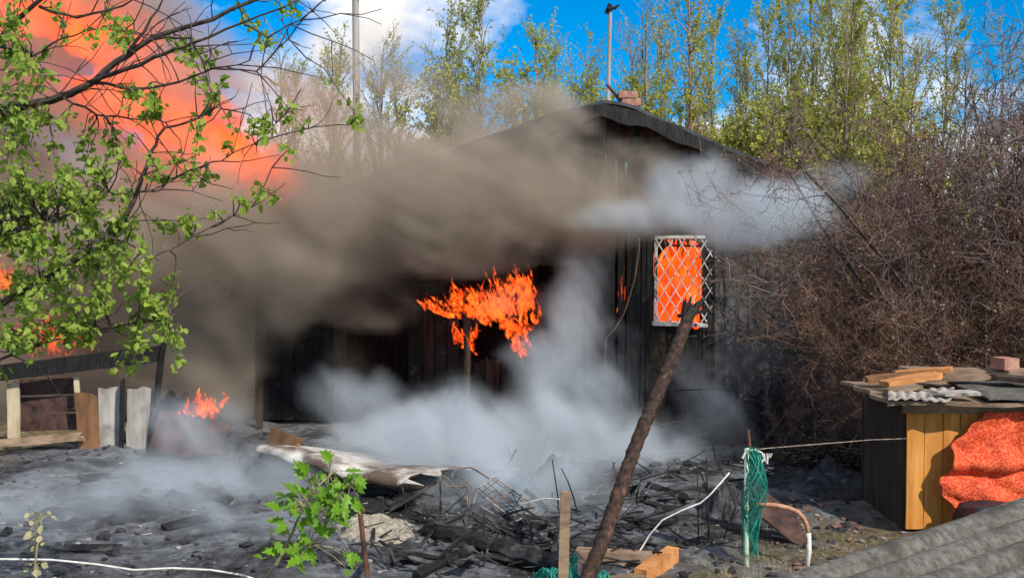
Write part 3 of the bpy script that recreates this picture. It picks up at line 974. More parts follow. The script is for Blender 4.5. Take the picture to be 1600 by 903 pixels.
# bare brown shrubs
def make_shrub(seed, h, lean=-0.25):
    rn = random.Random(seed)
    st, tw, bd = MB(), MB(), MB()
    for k in range(11):
        az = rn.uniform(0, 6.283); el = rn.uniform(.75, 1.4)
        d = Vector((math.cos(az) * math.cos(el) + lean, math.sin(az) * math.cos(el) * .7, math.sin(el))).normalized()
        b = Vector((rn.gauss(0, .16), rn.gauss(0, .12), -0.05))
        L = h * rn.uniform(.7, 1.1)
        bp = grow(st, b, d, L, rn.choice((.012, .016, .02, .026, .036)), rn, 5, 7, 0.12, 0.02, .25)
        for q in range(17):
            u = rn.uniform(0.08, 1.0) * (len(bp) - 1); a = min(int(u), len(bp) - 2)
            s = bp[a].lerp(bp[a + 1], u - a)
            dd = ((bp[a + 1] - bp[a]).normalized() * .8 + rdir(rn) * .9).normalized()
            sp = grow(tw, s, dd, h * rn.uniform(.14, .32), 0.006, rn, 3, 4, 0.3, 0.05, .45)
            for z in range(11):
                u2 = rn.uniform(0.1, 1.0) * (len(sp) - 1); a2 = min(int(u2), len(sp) - 2)
                s2 = sp[a2].lerp(sp[a2 + 1], u2 - a2)
                d2 = ((sp[a2 + 1] - sp[a2]).normalized() * .6 + rdir(rn) * .9).normalized()
                tp = grow(tw, s2, d2, h * rn.uniform(.05, .13), 0.0036, rn, 3, 2, 0.4, 0.0, .6)
                for _ in range(2):
                    s3 = tp[1].lerp(tp[-1], rn.random())
                    tw.tube([s3, s3 + rdir(rn) * rn.uniform(.06, .16)], [.003, .002], 3, False)
                if rn.random() < .5:
                    add_leaf(bd, tp[-1], rdir(rn), rdir(rn), rn.uniform(.02, .045), .012)
    return st.mesh('stem', True), tw.mesh('crown'), bd.mesh('bud')
SHRUB_V = []
for sd_ in (101, 102, 103, 104):
    a, b_, c = make_shrub(sd_, 3.6, -0.22)
    a.materials.append(M['bark_dark']); b_.materials.append(M['twig']); c.materials.append(M['bud'])
    SHRUB_V.append((a, b_, c))
def put_shrub(px, Y, top_py, v, rot, label, group, sx=1.0):
    x = at(px, 500, Y).x; z = at(px, top_py, Y).z
    o = empty('bare_shrub', (x, Y, 0), label, 'shrub', group)
    s = z / 3.5
    o.scale = (s * sx, s * sx, s); o.rotation_euler = (0, 0, rot)
    for nm, mesh in zip(('stem', 'crown', 'bud'), SHRUB_V[v % 4]):
        c = bpy.data.objects.new(nm, mesh); col.objects.link(c); c.parent = o; c['kind'] = 'stuff'
        if nm == 'crown':
            c.material_slots[0].link = 'OBJECT'
            c.material_slots[0].material = M[('twig_mauve' if px < 1420 and rn.random() < .75 else rn.choice(('twig', 'twig', 'twig_rust', 'twig_mauve', 'twig_mauve')))]
SHR = [(1400, 14.6, 430, .7), (1385, 13.6, 450, .62), (1300, 14.2, 570, .62), (1250, 13.2, 610, .6), (1340, 12.8, 540, .62), (1440, 13.6, 350, .9), (1480, 14.4, 300, .95), (1455, 12.6, 420, .8),
       (1530, 14.4, 215, 1), (1590, 13.4, 200, 1), (1650, 14.4, 120, 1), (1500, 16.2, 290, 1), (1560, 16.2, 205, 1), (1530, 12.7, 350, .9), (1600, 12.6, 340, 1), (1690, 13.2, 130, 1), (1740, 14.6, 90, 1), (1640, 16.4, 140, 1), (1405, 15.6, 400, .7)]
for i, (px, Y, tp, sx_) in enumerate(SHR):
    put_shrub(px, Y, tp, i, rn.uniform(-.4, .4), 'bare brown twiggy shrub in the dense thicket right of the house', 'bare shrubs in the thicket right of the house', sx_)

# near tree at the left edge: limbs placed by hand, twigs and leaves grown on them
rn = random.Random(2024)
nt_ = empty('leafy_tree', (-4.1, 6.3, 0), 'near tree with bright green young leaves reaching in from the left edge', 'tree')
tk = MB()
TB = Vector((-4.1, 6.3, -0.1))
trunk = [TB, Vector((-4.05, 6.3, 1.0)), Vector((-3.95, 6.25, 2.0)), Vector((-3.9, 6.2, 3.0)), Vector((-3.85, 6.2, 4.0)), Vector((-3.75, 6.2, 5.2))]
tk.tube(trunk, [.15, .125, .11, .095, .075, .04], 10)
world_part(tk, 'trunk', M['bark_dark'], nt_, True)
LIMBS = [
    ([(-270, 330), (-120, 230), (0, 172), (70, 160), (110, 148), (150, 125), (200, 85), (240, 60), (330, 30), (430, -15), (520, -60)], 6.2, 5.7, .030),
    ([(-260, 250), (-100, 130), (0, 62), (40, 20), (90, -20), (160, -70)], 6.3, 6.0, .024),
    ([(-250, 620), (-120, 545), (0, 475), (100, 422), (155, 393), (195, 345), (215, 295), (235, 240), (255, 200), (310, 185)], 6.2, 5.9, .024),
    ([(140, 130), (200, 108), (260, 84), (300, 68), (380, 38), (470, -2)], 5.9, 5.5, .014),
    ([(150, 128), (210, 140), (280, 130), (335, 108), (390, 95)], 5.9, 5.7, .010),
    ([(95, 152), (150, 178), (200, 184), (260, 190), (330, 175)], 6.0, 6.2, .008),
    ([(215, 300), (245, 300), (262, 282), (300, 265), (345, 250), (400, 225), (450, 175), (470, 140)], 5.9, 6.3, .008),
    ([(175, 370), (240, 402), (280, 384), (350, 345), (395, 325), (425, 262)], 5.9, 6.2, .007),
    ([(-240, 480), (-120, 430), (0, 360), (50, 358), (110, 335), (170, 300)], 6.2, 5.8, .016),
    ([(-230, 700), (-100, 640), (0, 560), (60, 540), (130, 520), (200, 505), (262, 500)], 6.2, 6.0, .012),
    ([(240, 60), (300, 62), (318, 100), (330, 140), (345, 170)], 5.75, 5.6, .007),
    ([(60, 10), (120, 30), (190, 10), (250, -20)], 6.1, 5.9, .010),
    ([(200, 85), (235, 30), (270, -20)], 5.85, 5.8, .010),
    ([(380, 38), (420, 60), (470, 30), (520, -10)], 5.6, 5.5, .006),
    ([(330, 108), (400, 110), (450, 60), (500, 5)], 5.7, 5.5, .006),
    ([(-20, 65), (50, 90), (100, 60), (150, 45), (210, 50)], 6.1, 6.0, .008),
    ([(400, 225), (480, 200), (530, 195), (556, 196)], 6.2, 6.3, .005),
]
limb_pts = []
for pl, y0, y1, r0 in LIMBS:
    n = len(pl)
    pts = []
    for i, (a, b_) in enumerate(pl):
        t = i / (n - 1)
        pts.append(at(a, b_, y0 + (y1 - y0) * t))
    # finer, slightly wavering
    fin = []
    for i in range(n - 1):
        for k in range(3):
            q = pts[i].lerp(pts[i + 1], k / 3)
            fin.append(q + rdir(rn) * .008)
    fin.append(pts[-1])
    mb = MB()
    m_ = len(fin)
    mb.tube(fin, [max(.0035, r0 * (1 - .8 * i / m_)) for i in range(m_)], 6)
    world_part(mb, 'branch', M['bark_dark'], nt_, True)
    limb_pts += [(p, .75) for p in fin]
tw = MB()
# bare side twigs along the upper limbs
for p, _ in list(limb_pts):
    if rn.random() < .62:
        d = (rdir(rn, .1) + Vector((.5, 0, .1))).normalized()
        q = grow(tw, p, d, rn.uniform(.12, .5), .0042, rn, 3, 4, .3, .02, .5)
        if rn.random() < .5:
            grow(tw, q[2], (d + rdir(rn) * .8).normalized(), rn.uniform(.1, .25), .003, rn, 3, 3, .3, 0, .6)
CL = [(60, 300, 75, 45, 120), (40, 380, 65, 60, 125), (130, 330, 70, 55, 95), (150, 425, 80, 45, 85), (60, 465, 70, 45, 85), (205, 455, 55, 40, 55), (245, 500, 32, 38, 36), (45, 545, 40, 28, 36), (130, 520, 60, 26, 36),
      (20, 100, 40, 60, 60), (25, 175, 35, 45, 55), (75, 190, 40, 45, 30), (20, 40, 28, 40, 28), (225, 165, 45, 35, 30), (262, 250, 55, 50, 28), (308, 90, 26, 34, 22), (332, 130, 14, 36, 18), (440, 205, 38, 36, 26), (556, 198, 15, 16, 12),
      (390, 320, 38, 20, 20), (365, 215, 35, 40, 10), (300, 285, 36, 32, 12), (190, 585, 26, 16, 7), (222, 560, 22, 35, 12), (268, 505, 10, 50, 14), (175, 235, 50, 40, 24), (125, 60, 34, 50, 22), (185, 40, 30, 30, 14), (285, 350, 30, 22, 16),
      (110, 255, 60, 30, 24), (20, 250, 30, 40, 22), (200, 380, 40, 40, 22), (10, 520, 30, 40, 36), (410, 70, 14, 14, 5), (385, 40, 14, 12, 5), (450, 20, 30, 14, 6)]
leaves = []
for (px, py, rx, ry, n) in CL:
    k = max(2, n // 3)
    for _ in range(k):
        Yc = 6.0 + rn.gauss(0, .22)
        c = at(px + rn.gauss(0, rx * .55), py + rn.gauss(0, ry * .55), Yc)
        near = min(limb_pts, key=lambda q: (q[0] - c).length)[0]
        mid = near.lerp(c, .55) + Vector((0, 0, .06)) + rdir(rn) * .04
        tw.tube([near, near.lerp(mid, .5) + rdir(rn) * .02, mid, c], [.0045, .004, .003, .002], 3, False)
        for _ in range(max(3, round(n / k * 5.2))):
            t = rn.random() ** .6
            b_ = (mid.lerp(c, t) + rdir(rn) * rn.uniform(.0, .05))
            d = (rdir(rn) * .8 + Vector((0, -.15, -.55))).normalized()
            leaves.append((b_, d, rdir(rn, 1.2) + Vector((.3, -.5, 0)), rn.uniform(.018, .056)))
world_part(tw, 'twig', M['bark_dark'], nt_)['kind'] = 'stuff'
def leaf_mesh(kind, seed):
    rn2 = random.Random(seed)
    v, f = [], []
    if kind == 'ovate':
        ring = [(0, 0), (.16, .12), (.30, .34), (.33, .5), (.24, .72), (.1, .9), (0, 1)]
    else:  # toothed, lobed
        ring = [(0, 0), (.07, .09), (.27, .16), (.17, .31), (.33, .46), (.17, .55), (.22, .76), (.09, .79), (0, 1.12)]
    n = len(ring)
    curl = rn2.uniform(.1, .3); bend = rn2.uniform(-.25, .05)
    mid = []
    for x, y in ring:
        mid.append(len(v)); v.append((0, y, bend * y * y))
    for sgn in (1, -1):
        e = []
        for x, y in ring[1:-1]:
            e.append(len(v)); v.append((sgn * x, y, bend * y * y + curl * x))
        ch = [mid[0]] + e + [mid[-1]]
        for i in range(n - 1):
            q = [mid[i], ch[i], ch[i + 1], mid[i + 1]]
            q = [q[j] for j in range(4) if q[j] not in q[:j]]
            if len(q) > 2: f.append(tuple(q if sgn > 0 else q[::-1]))
    me = bpy.data.meshes.new('leaf')
    me.from_pydata(v, [], f); me.update()
    return me
def leaf_matrix(b_, d, n, s):
    y = d.normalized(); x = y.cross(n); x = x.normalized() if x.length > 1e-5 else y.orthogonal().normalized()
    z = x.cross(y)
    m = Matrix((x, y, z)).transposed().to_4x4()
    m = Matrix.Translation(b_) @ m @ Matrix.Diagonal((s, s, s, 1))
    return m
LV = [leaf_mesh('ovate', i) for i in range(4)]
for m_ in LV: m_.materials.append(M['leaf_near'])
leaves.sort(key=lambda q: -q[3] / q[0].y)
vis = [q for q in leaves]
for q in vis[:300]:
    o = bpy.data.objects.new('leaf', LV[rn.randrange(4)]); col.objects.link(o)
    o.parent = nt_; o.matrix_local = Matrix.Translation(-nt_.location) @ leaf_matrix(*q)
mb = MB()
for q in vis[300:]:
    me_ = LV[rn.randrange(4)]; m_ = leaf_matrix(*q); b0 = len(mb.v)
    mb.v += [m_ @ v.co for v in me_.vertices]
    mb.f += [tuple(b0 + i for i in p.vertices) for p in me_.polygons]
world_part(mb, 'foliage', M['leaf_near'], nt_)['kind'] = 'stuff'

# green sapling in the foreground
sap = empty('sapling', gnd(425, 960), 'bright green sapling with toothed leaves beside the rusty rod', 'sapling')
M['stem_pale'] = pmat('pale_stem', (0.18, 0.17, 0.09), (0.34, 0.30, 0.18), scale=20, bump=0.2)
SY = 6.0
base = Vector(sap.location)
stem = [base, at(418, 900, SY), at(440, 868, SY), at(455, 835, SY), at(470, 800, SY), at(490, 765, SY), at(520, 738, SY)]
mb = MB(); mb.tube(stem, [.011, .010, .009, .008, .007, .006, .004], 6)
world_part(mb, 'stem', M['stem_pale'], sap, True)
LS = [leaf_mesh('lobed', i + 20) for i in range(3)]
for m_ in LS: m_.materials.append(M['leaf_sap'])
stw = MB()
def sap_leaves(cl, parent, mats, origin_pts, smin, smax):
    for (px, py, rx, ry, n) in cl:
        for _ in range(n):
            c = at(px + rn.gauss(0, rx * .6), py + rn.gauss(0, ry * .6), SY + rn.gauss(0, .08))
            near = min(origin_pts, key=lambda q: (q - c).length)
            d = (c - near).normalized() * .7 + rdir(rn) * .5 + Vector((0, -.2, -.25))
            s = rn.uniform(smin, smax)
            stw.tube([near, near.lerp(c, .6) + Vector((0, 0, .015)), c], [.003, .0024, .0018], 4, False)
            o = bpy.data.objects.new('leaf', mats[rn.randrange(len(mats))]); col.objects.link(o)
            o.parent = parent; o.matrix_local = Matrix.Translation(-parent.location) @ leaf_matrix(c, d, Vector((.2, -.55, .75)) + rdir(rn) * .55, s)
fin = [stem[i].lerp(stem[i + 1], k / 4) for i in range(1, len(stem) - 1) for k in range(4)]
br = [at(a, b_, SY) for a, b_ in ((500, 800), (530, 770), (550, 760), (480, 820), (510, 810), (490, 850), (425, 840))]
sap_leaves([(520, 752, 32, 20, 22), (490, 780, 36, 22, 28), (540, 780, 26, 22, 20), (470, 800, 26, 20, 18), (480, 830, 28, 20, 12), (515, 815, 20, 22, 8), (465, 865, 20, 16, 6), (540, 870, 8, 18, 4), (425, 850, 14, 22, 5), (455, 780, 14, 12, 4)], sap, LS, fin + br, .06, .125)
world_part(stw, 'twig', M['stem_pale'], sap)['kind'] = 'stuff'

# small pale budding shoot by the wire
SY = 5.8
sh_ = empty('budding_shoot', at(56, 990, SY) * 1.0, 'small pale budding shoot crossing the pale wire at lower left', 'plant')
sh_.location.z = 0
M['leaf_pale'] = pmat('pale_bud_leaf', (0.36, 0.34, 0.16), (0.62, 0.58, 0.36), scale=9, bump=0.1, transl=(0.4, 0.4, 0.2))
stem = [Vector(sh_.location), at(52, 905, SY), at(56, 870, SY), at(60, 840, SY), at(64, 812, SY), at(66, 802, SY)]
mb = MB(); mb.tube(stem, [.007, .006, .0055, .005, .004, .003], 5)
world_part(mb, 'stem', M['stem_pale'], sh_, True)
LP = [leaf_mesh('ovate', 50), leaf_mesh('ovate', 51)]
for m_ in LP: m_.materials.append(M['leaf_pale'])
stw = MB()
fin = [stem[i].lerp(stem[i + 1], k / 4) for i in range(1, len(stem) - 1) for k in range(4)]
sap_leaves([(66, 812, 16, 10, 10), (55, 835, 10, 8, 7), (60, 848, 8, 8, 5), (52, 885, 10, 10, 10)], sh_, LP, fin, .03, .055)
world_part(stw, 'twig', M['stem_pale'], sh_)['kind'] = 'stuff'
# ------------------------------------------------------------ objects of the yard
M['pale_board'] = pmat('weathered_pale_board', (0.20, 0.185, 0.165), (0.44, 0.42, 0.38), scale=7, bump=0.4, stretch=(1, 1, .2), vary=.15, c3=(0.10, 0.075, 0.055), s3=2.5, lo3=.55, hi3=.7)
M['cream_wood'] = pmat('cream_wood', (0.38, 0.30, 0.19), (0.62, 0.52, 0.36), scale=8, bump=0.3, stretch=(1, 1, .25), vary=.1)
M['brown_board'] = pmat('scorched_orange_board', (0.10, 0.05, 0.025), (0.26, 0.13, 0.06), scale=6, bump=.3, stretch=(1, 1, .25), vary=.15)
M['rust'] = pmat('rusty_metal', (0.055, 0.028, 0.018), (0.20, 0.085, 0.04), scale=14, bump=.5, rough=.75, c3=(.03, .022, .02), s3=5, lo3=.5, hi3=.65, vary=.15)
M['rust_sheet'] = pmat('rusty_sheet', (0.022, 0.014, 0.013), (0.11, 0.055, 0.042), scale=7, bump=.4, rough=.7)
M['ashy_metal'] = pmat('ash_coated_sheet', (0.34, 0.31, 0.26), (0.66, 0.63, 0.57), scale=6, bump=.7, bscale=26, rough=.85, c3=(.11, .075, .055), s3=2.6, lo3=.46, hi3=.62, bdist=.02)
M['wire'] = pmat('grey_wire', (0.30, 0.29, 0.28), (0.6, 0.58, 0.55), scale=25, bump=0, rough=.55)
M['wire_dark'] = pmat('burnt_wire', (0.05, 0.04, 0.036), (0.22, 0.17, 0.14), scale=12, bump=.1, rough=.6)
M['wire_rust'] = pmat('rusted_wire', (0.10, 0.075, 0.06), (0.42, 0.36, 0.31), scale=12, bump=.1, rough=.6)
M['cord_white'] = pmat('dirty_white_cord', (0.50, 0.48, 0.45), (0.78, 0.76, 0.72), scale=20, bump=.2)
M['white_pipe'] = pmat('chipped_white_pipe', (0.55, 0.53, 0.46), (0.76, 0.74, 0.66), scale=9, bump=.2, rough=.5, c3=(.2, .09, .05), s3=7, lo3=.62, hi3=.68)
M['mint_pipe'] = pmat('faded_green_pipe', (0.38, 0.55, 0.38), (0.62, 0.76, 0.58), scale=9, bump=.2, rough=.5, c3=(.2, .2, .12), s3=7, lo3=.62, hi3=.7)
M['rust_orange'] = pmat('orange_rust_pipe', (0.30, 0.13, 0.07), (0.50, 0.27, 0.17), scale=14, bump=.3, rough=.7)
M['net'] = pmat('teal_plastic_net', (0.01, 0.28, 0.22), (0.08, 0.52, 0.42), scale=9, bump=0, rough=.5, transl=(.02, .4, .3))
M['yellow_board'] = pmat('yellow_pine_board', (0.42, 0.165, 0.028), (0.68, 0.31, 0.075), scale=5, bump=.25, stretch=(1.5, 1, .18), vary=.14, c3=(.22, .10, .03), s3=2.5, lo3=.6, hi3=.75)
M['orange_wood'] = pmat('orange_cut_timber', (0.32, 0.13, 0.04), (0.58, 0.27, 0.10), scale=9, bump=.3, stretch=(.4, 1, 1), vary=.12)
M['brown_log'] = pmat('brown_timber', (0.13, 0.085, 0.055), (0.34, 0.24, 0.16), scale=9, bump=.4, stretch=(.4, 1, 1), vary=.2)
M['slate'] = pmat('grey_slate_sheet', (0.06, 0.056, 0.048), (0.17, 0.16, 0.14), scale=24, bump=.7, bscale=70, rough=.9, c3=(.05, .046, .036), s3=5, lo3=.48, hi3=.68, bdist=.006)
M['slate_white'] = pmat('whitish_slate_sheet', (0.22, 0.19, 0.165), (0.50, 0.46, 0.41), scale=9, bump=.4, rough=.9, c3=(.10, .085, .07), s3=5, lo3=.55, hi3=.66)
M['tarp_dark'] = pmat('dark_tarp', (0.008, 0.010, 0.014), (0.03, 0.035, 0.045), scale=5, bump=.3, rough=.45)
M['ash_pale'] = pmat('beige_ash', (0.15, 0.13, 0.10), (0.42, 0.38, 0.30), scale=16, bump=.8, bscale=30, bdist=.03)
M['ash_dark'] = pmat('black_ash', (0.012, 0.012, 0.014), (0.07, 0.07, 0.075), scale=7, bump=.9, bscale=22, bdist=.04, c3=(.2, .2, .21), s3=6, lo3=.62, hi3=.76)
M['grey_pole'] = pmat('grey_pole_wood', (0.26, 0.24, 0.22), (0.45, 0.42, 0.39), scale=4, bump=.2, stretch=(1, 1, .1))
ro = random.Random(5)

def one(mb, name, mat, label, cat, group=None, smooth=False):
    c = sum(mb.v, Vector()) / len(mb.v)
    c.z = min(v.z for v in mb.v)
    o = mb.build(name, mat, None, smooth, c)
    return tag(o, label, cat, group)

# --- left fence
FY = 14.3
fence = empty('burnt_fence', (at(120, 690, FY).x, FY, 0), 'half burnt fence with a black rail and a few standing boards at left', 'fence')
mb = MB(); mb.plank(at(-60, 590, FY - .05), at(258, 551, FY - .05), .21, .05, (0, 0, 1), .05, .12, 10, ro, .02); world_part(mb, 'rail', M['char_dark'], fence)
def vboard(px, py0, py1, wpx, mat, nm='board', tilt=0, Y=FY, wtop=None):
    p1 = at(px + tilt, py0, Y); p0 = at(px, py1, Y); p0.z = min(p0.z, -0.04 if py1 > 680 else p0.z)
    mb = MB(); mb.plank(p0, p1, wpx * Y / F, .03, (1, 0, 0), .02, .07, 6, ro, ro.uniform(-.02, .02))
    return world_part(mb, nm, mat, fence)
vboard(22, 592, 695, 19, M['cream_wood'], 'post', -2, FY + .05)
vboard(139, 612, 688, 34, M['brown_board'], tilt=-6)
vboard(173, 600, 695, 34, M['pale_board'], tilt=-3, Y=FY + .02)
vboard(215, 603, 708, 36, M['pale_board'], tilt=3, Y=FY - .02)
vboard(121, 585, 614, 8, M['cream_wood'], 'stake', -1, FY + .06)
vboard(190, 590, 690, 7, M['char_dark'], 'stake', 2, FY - .1)
mb = MB(); mb.tube([at(234, 712, FY - .1), at(243, 640, FY - .1), at(252, 560, FY - .1), at(263, 500, FY - .1)], [.045, .045, .042, .035], 7); world_part(mb, 'post', M['char_dark'], fence)
mb = MB(); mb.plank(at(-20, 694, FY - .1), at(132, 681, FY - .1), .10, .08, (0, 0, 1), .05, .05, 6, ro, .01); world_part(mb, 'rail', M['brown_log'], fence)
for k in range(3):
    mb = MB(); mb.plank(at(30, 605 + 28 * k, FY + .3), at(122, 602 + 28 * k, FY + .3), .215, .03, (0, 0, 1), .02, .02, 4, ro, .01); world_part(mb, 'board', M['rust_sheet'], fence)
# rusty box on the smouldering heap
mb = MB()
def fn(u, v):
    return (at(250, 640, 13.4).x + u * .85, 13.4 - .5 * v, .14 + .46 * (1 - v) * (1 - .4 * u) + .02 * math.sin(u * 9))
mb.sheet(fn, 8, 6, .03)
one(mb, 'metal_sheet', M['rust_sheet'], 'rusty red sheet slumped over the burning heap right of the left fence', 'panel')

# --- heaps of ash and cinders
def heap(px, py, rx, rz, ry, mat, label, seed, group=None, name='ash_heap'):
    p = gnd(px, py); s = p.y / F
    rn3 = random.Random(seed)
    mb = MB()
    nu, nv = 22, 22
    H = rz * s; RX = rx * s
    ph = [rn3.uniform(0, 6) for _ in range(6)]
    grid = []
    for i in range(nu + 1):
        for j in range(nv + 1):
            a = 2 * i / nu - 1; b_ = 2 * j / nv - 1
            r2 = math.sqrt(a * a + b_ * b_)
            k = max(0.0, 1 - r2) ** .8
            z = H * k * (1 + .35 * math.sin(5 * a + ph[0]) * math.sin(6 * b_ + ph[1]) + .22 * math.sin(13 * a + ph[2]) * math.sin(12 * b_ + ph[3])) + rn3.uniform(-.02, .02) * min(1, 4 * k) - .06 * (r2 > .93)
            mb.v.append(Vector((p.x + a * RX, p.y + b_ * ry, gz(p.x + a * RX, p.y + b_ * ry) - .03 + z)))
    for i in range(nu):
        for j in range(nv):
            q = i * (nv + 1) + j
            mb.f.append((q, q + nv + 1, q + nv + 2, q + 1))
    return one(mb, name, mat, label, 'heap', group, False)
heap(285, 668, 70, 50, .6, M['ash_dark'], 'black smouldering heap right of the left fence with fire on top', 1)
heap(872, 755, 75, 45, .5, M['ash_dark'], 'black cinder heap behind the wooden stake', 2)
heap(700, 662, 170, 45, .8, M['ash_dark'], 'long low black heap along the foot of the lean-to', 3)
heap(590, 832, 75, 20, .6, M['ash_pale'], 'pale beige ash heap below the curled sheet', 4)
heap(1215, 672, 110, 75, .8, M['ash_dark'], 'tall black heap between the house wall and the thicket', 5)
heap(1300, 760, 110, 40, .8, M['ash_dark'], 'wide low black heap under the thicket left of the kennel', 6)
heap(380, 725, 110, 40, .7, M['ash_dark'], 'dark heap left of the curled sheet in thin smoke', 7)
heap(160, 800, 130, 22, .7, M['ash_dark'], 'flat dark heap in the smoke behind the pale budding shoot', 8)
heap(760, 812, 90, 26, .5, M['ash_dark'], 'broken cinder heap under the tangled bed frame', 9)
heap(1140, 800, 55, 45, .4, M['ash_dark'], 'small black mound just left of the green net post', 10)

# --- curled ash coated sheet
A0, B0 = at(425, 685, 12.2), at(655, 752, 11.1)
ax_ = (B0 - A0); ax_.z = 0
LEN = ax_.length; ax_.normalize(); cr_ = Vector((ax_.y, -ax_.x, 0)) * 1.0      # toward the camera
if cr_.y > 0: cr_ = -cr_
def fn(u, v):
    uu = u + (.05 * math.sin(v * 23) + .035 * math.sin(v * 51 + 1)) * (u > .9) + .06 * v * (u > .94)
    c = A0 + (B0 - A0) * uu
    wide = 1.0 + .5 * u
    hgt = .40 - .12 * u + .03 * math.sin(u * 7)
    if v < .75:
        t = v / .75
        off = (-1.25 + 1.45 * t) * wide if t < .86 else 0.2 - 1.45 * (1 - t) * wide; z = .03 + (hgt - .03) * math.sin(t * 1.5)
    else:
        t = (v - .75) / .25 * (1.2 + 1.6 * u)
        off = .20 + .075 * math.sin(t); z = hgt - .075 * (1 - math.cos(t))
    wob = .035 * math.sin(u * 17) * v + .02 * math.sin(u * 31 + 2) * v
    return Vector((c.x, c.y, 0)) + cr_ * (off + .03 * math.sin(u * 11)) + Vector((0, 0, z + wob * .6))
mb = MB(); mb.sheet(fn, 40, 22, .022)
sh = one(mb, 'curled_sheet', M['ashy_metal'], 'curled fallen roofing sheet with pale ashy top and black underside', 'roofing sheet', None, True)
sh.data.materials.append(M['char_and_shade_brown'])
va = Vector(fn(.1, .1)); 
for p in sh.data.polygons:
    if p.normal.z < 0.05: p.material_index = 1
def slab(p0, p1, wd, th, side, mat, label, name='board', cat='board', group=None, rag=.06, seg=6):
    mb = MB(); mb.plank(p0, p1, wd, th, side, rag, rag, seg, ro, ro.uniform(-.02, .02))
    return one(mb, name, mat, label, cat, group)
slab(at(600, 800, 10.6), at(678, 752, 10.9), .26, .03, (.6, -.7, .4), M['char_flat'], 'blackened flat piece propped against the right end of the curled sheet', 'charred_panel', 'panel')
slab(at(405, 705, 12.3), at(520, 745, 11.6), .14, .05, (0, .3, 1), M['char_and_shade_brown'], 'dark scorched board under the left end of the curled sheet', 'scorched_board')
slab(at(420, 680, 12.5), at(470, 700, 12.0), .2, .04, (0, .4, 1), M['brown_board'], 'short rust-brown board sticking out of the upper left end of the curled sheet', 'scorched_board')
# --- big charred beam
a, b_ = gnd(668, 838), gnd(905, 905)
d = (b_ - a).normalized()
mb = MB()
n = 22
mb.tube([a + (b_ - a) * (i / n) + Vector((0, 0, .07 + .012 * math.sin(i * 1.7))) for i in range(n + 1)], [(.06 if i in (0, n) else .088 + .005 * math.sin(i * 2.3) * math.sin(i * .7)) for i in range(n + 1)], 9)
one(mb, 'charred_beam', M['char_flat'], 'long black charred beam lying in the ash left of the wooden stake', 'beam')
a, b_ = gnd(650, 905), gnd(770, 850)
mb = MB(); mb.tube([a + Vector((0, 0, .03)), (a + b_) / 2 + Vector((0, 0, .05)), b_ + Vector((0, 0, .03))], [.04, .038, .025], 7)
one(mb, 'charred_beam', M['char_flat'], 'thinner dark scorched pole lying below the big charred beam', 'beam')
for p0, p1, wd, lab in (((560, 735), (640, 770), .10, 'burnt board half under the curled sheet'), ((690, 770), (760, 752), .08, 'short burnt board just left of the tangled wire frame'), ((900, 800), (985, 770), .10, 'burnt board lying left of the leaning pole'),
                        ((960, 830), (1060, 815), .09, 'burnt board lying across the ash right of the leaning pole'), ((250, 830), (330, 815), .12, 'wide burnt board in the smoke left of the green sapling'), ((100, 850), (190, 858), .1, 'burnt board in the ash right of the pale budding shoot'),
                        ((1010, 760), (1075, 790), .08, 'burnt board left of the burnt sapling skeleton'), ((300, 760), (360, 790), .1, 'burnt board below the burning heap by the left fence'), ((620, 870), (690, 885), .08, 'burnt board right of the rusty rod'),
                        ((1070, 860), (1140, 840), .08, 'burnt board at the foot of the green net post'), ((780, 720), (850, 700), .1, 'burnt board in the white smoke behind the wire frame'), ((940, 730), (1020, 715), .1, 'burnt board in front of the house corner'),
                        ((200, 745), (120, 760), .1, 'burnt board in front of the pale fence boards'), ((480, 870), (560, 890), .07, 'burnt board behind the green sapling stem')):
    q0, q1 = gnd(*p0), gnd(*p1)
    slab(q0 + Vector((0, 0, gz(q0.x, q0.y) + .015)), q1 + Vector((0, 0, gz(q1.x, q1.y) + .05)), wd, .035, (0, 1, .3), M['char_flat'], lab, 'burnt_board', 'board', 'burnt board fragments in the ash')
# splintered, tangled sticks: too many to count
rn = random.Random(515)
mb = MB()
for k in range(420):
    px = rn.gauss(830, 190); py = rn.uniform(705, 890)
    if not 380 < px < 1160: continue
    g = gnd(px, py); d = rdir(rn); d.z = abs(d.z) * .35
    L_ = rn.uniform(.12, .6)
    if rn.random() < .6: grow(mb, g + Vector((0, 0, .02)), d, L_, rn.uniform(.004, .014), rn, 4, 3, .12, 0, .6)
    else: mb.plank(g + Vector((0, 0, .03)), g + d * L_ + Vector((0, 0, .03)), rn.uniform(.02, .06), .012, (d.y, -d.x, .4), .03, .05, 2, rn)
o = mb.build('debris', M['char_flat']); tag(o, 'splintered black sticks and laths tangled in the ash', None, None, 'stuff')

# --- tangled wire bed frame
bed = empty('wire_frame', gnd(780, 815), 'tangled burnt wire frame with bent loops lying in the ash', 'wire frame')
WY = 10.4
def wireP(pl, r, mat='wire_dark', nm='wire', dy=0):
    mb = MB(); P = [at(a, b_, WY + dy + (790 - b_) * .006) for a, b_ in pl]
    fin = []
    for i in range(len(P) - 1):
        for k in range(3): fin.append(P[i].lerp(P[i + 1], k / 3))
    fin.append(P[-1])
    mb.tube(fin, r, 6); world_part(mb, nm, M[mat], bed, True)
wireP([(742, 765), (772, 745), (835, 790), (808, 815), (742, 765)], .010, 'wire_rust', 'frame')
wireP([(745, 768), (740, 785), (806, 822), (808, 815)], .008, 'wire_rust')
wireP([(835, 790), (838, 798), (806, 822)], .008, 'wire_rust')
wireP([(708, 748), (706, 740), (715, 732), (735, 730), (750, 738), (765, 748)], .008)
wireP([(730, 790), (730, 760), (700, 760), (687, 748), (690, 742), (700, 748), (730, 780)], .008)
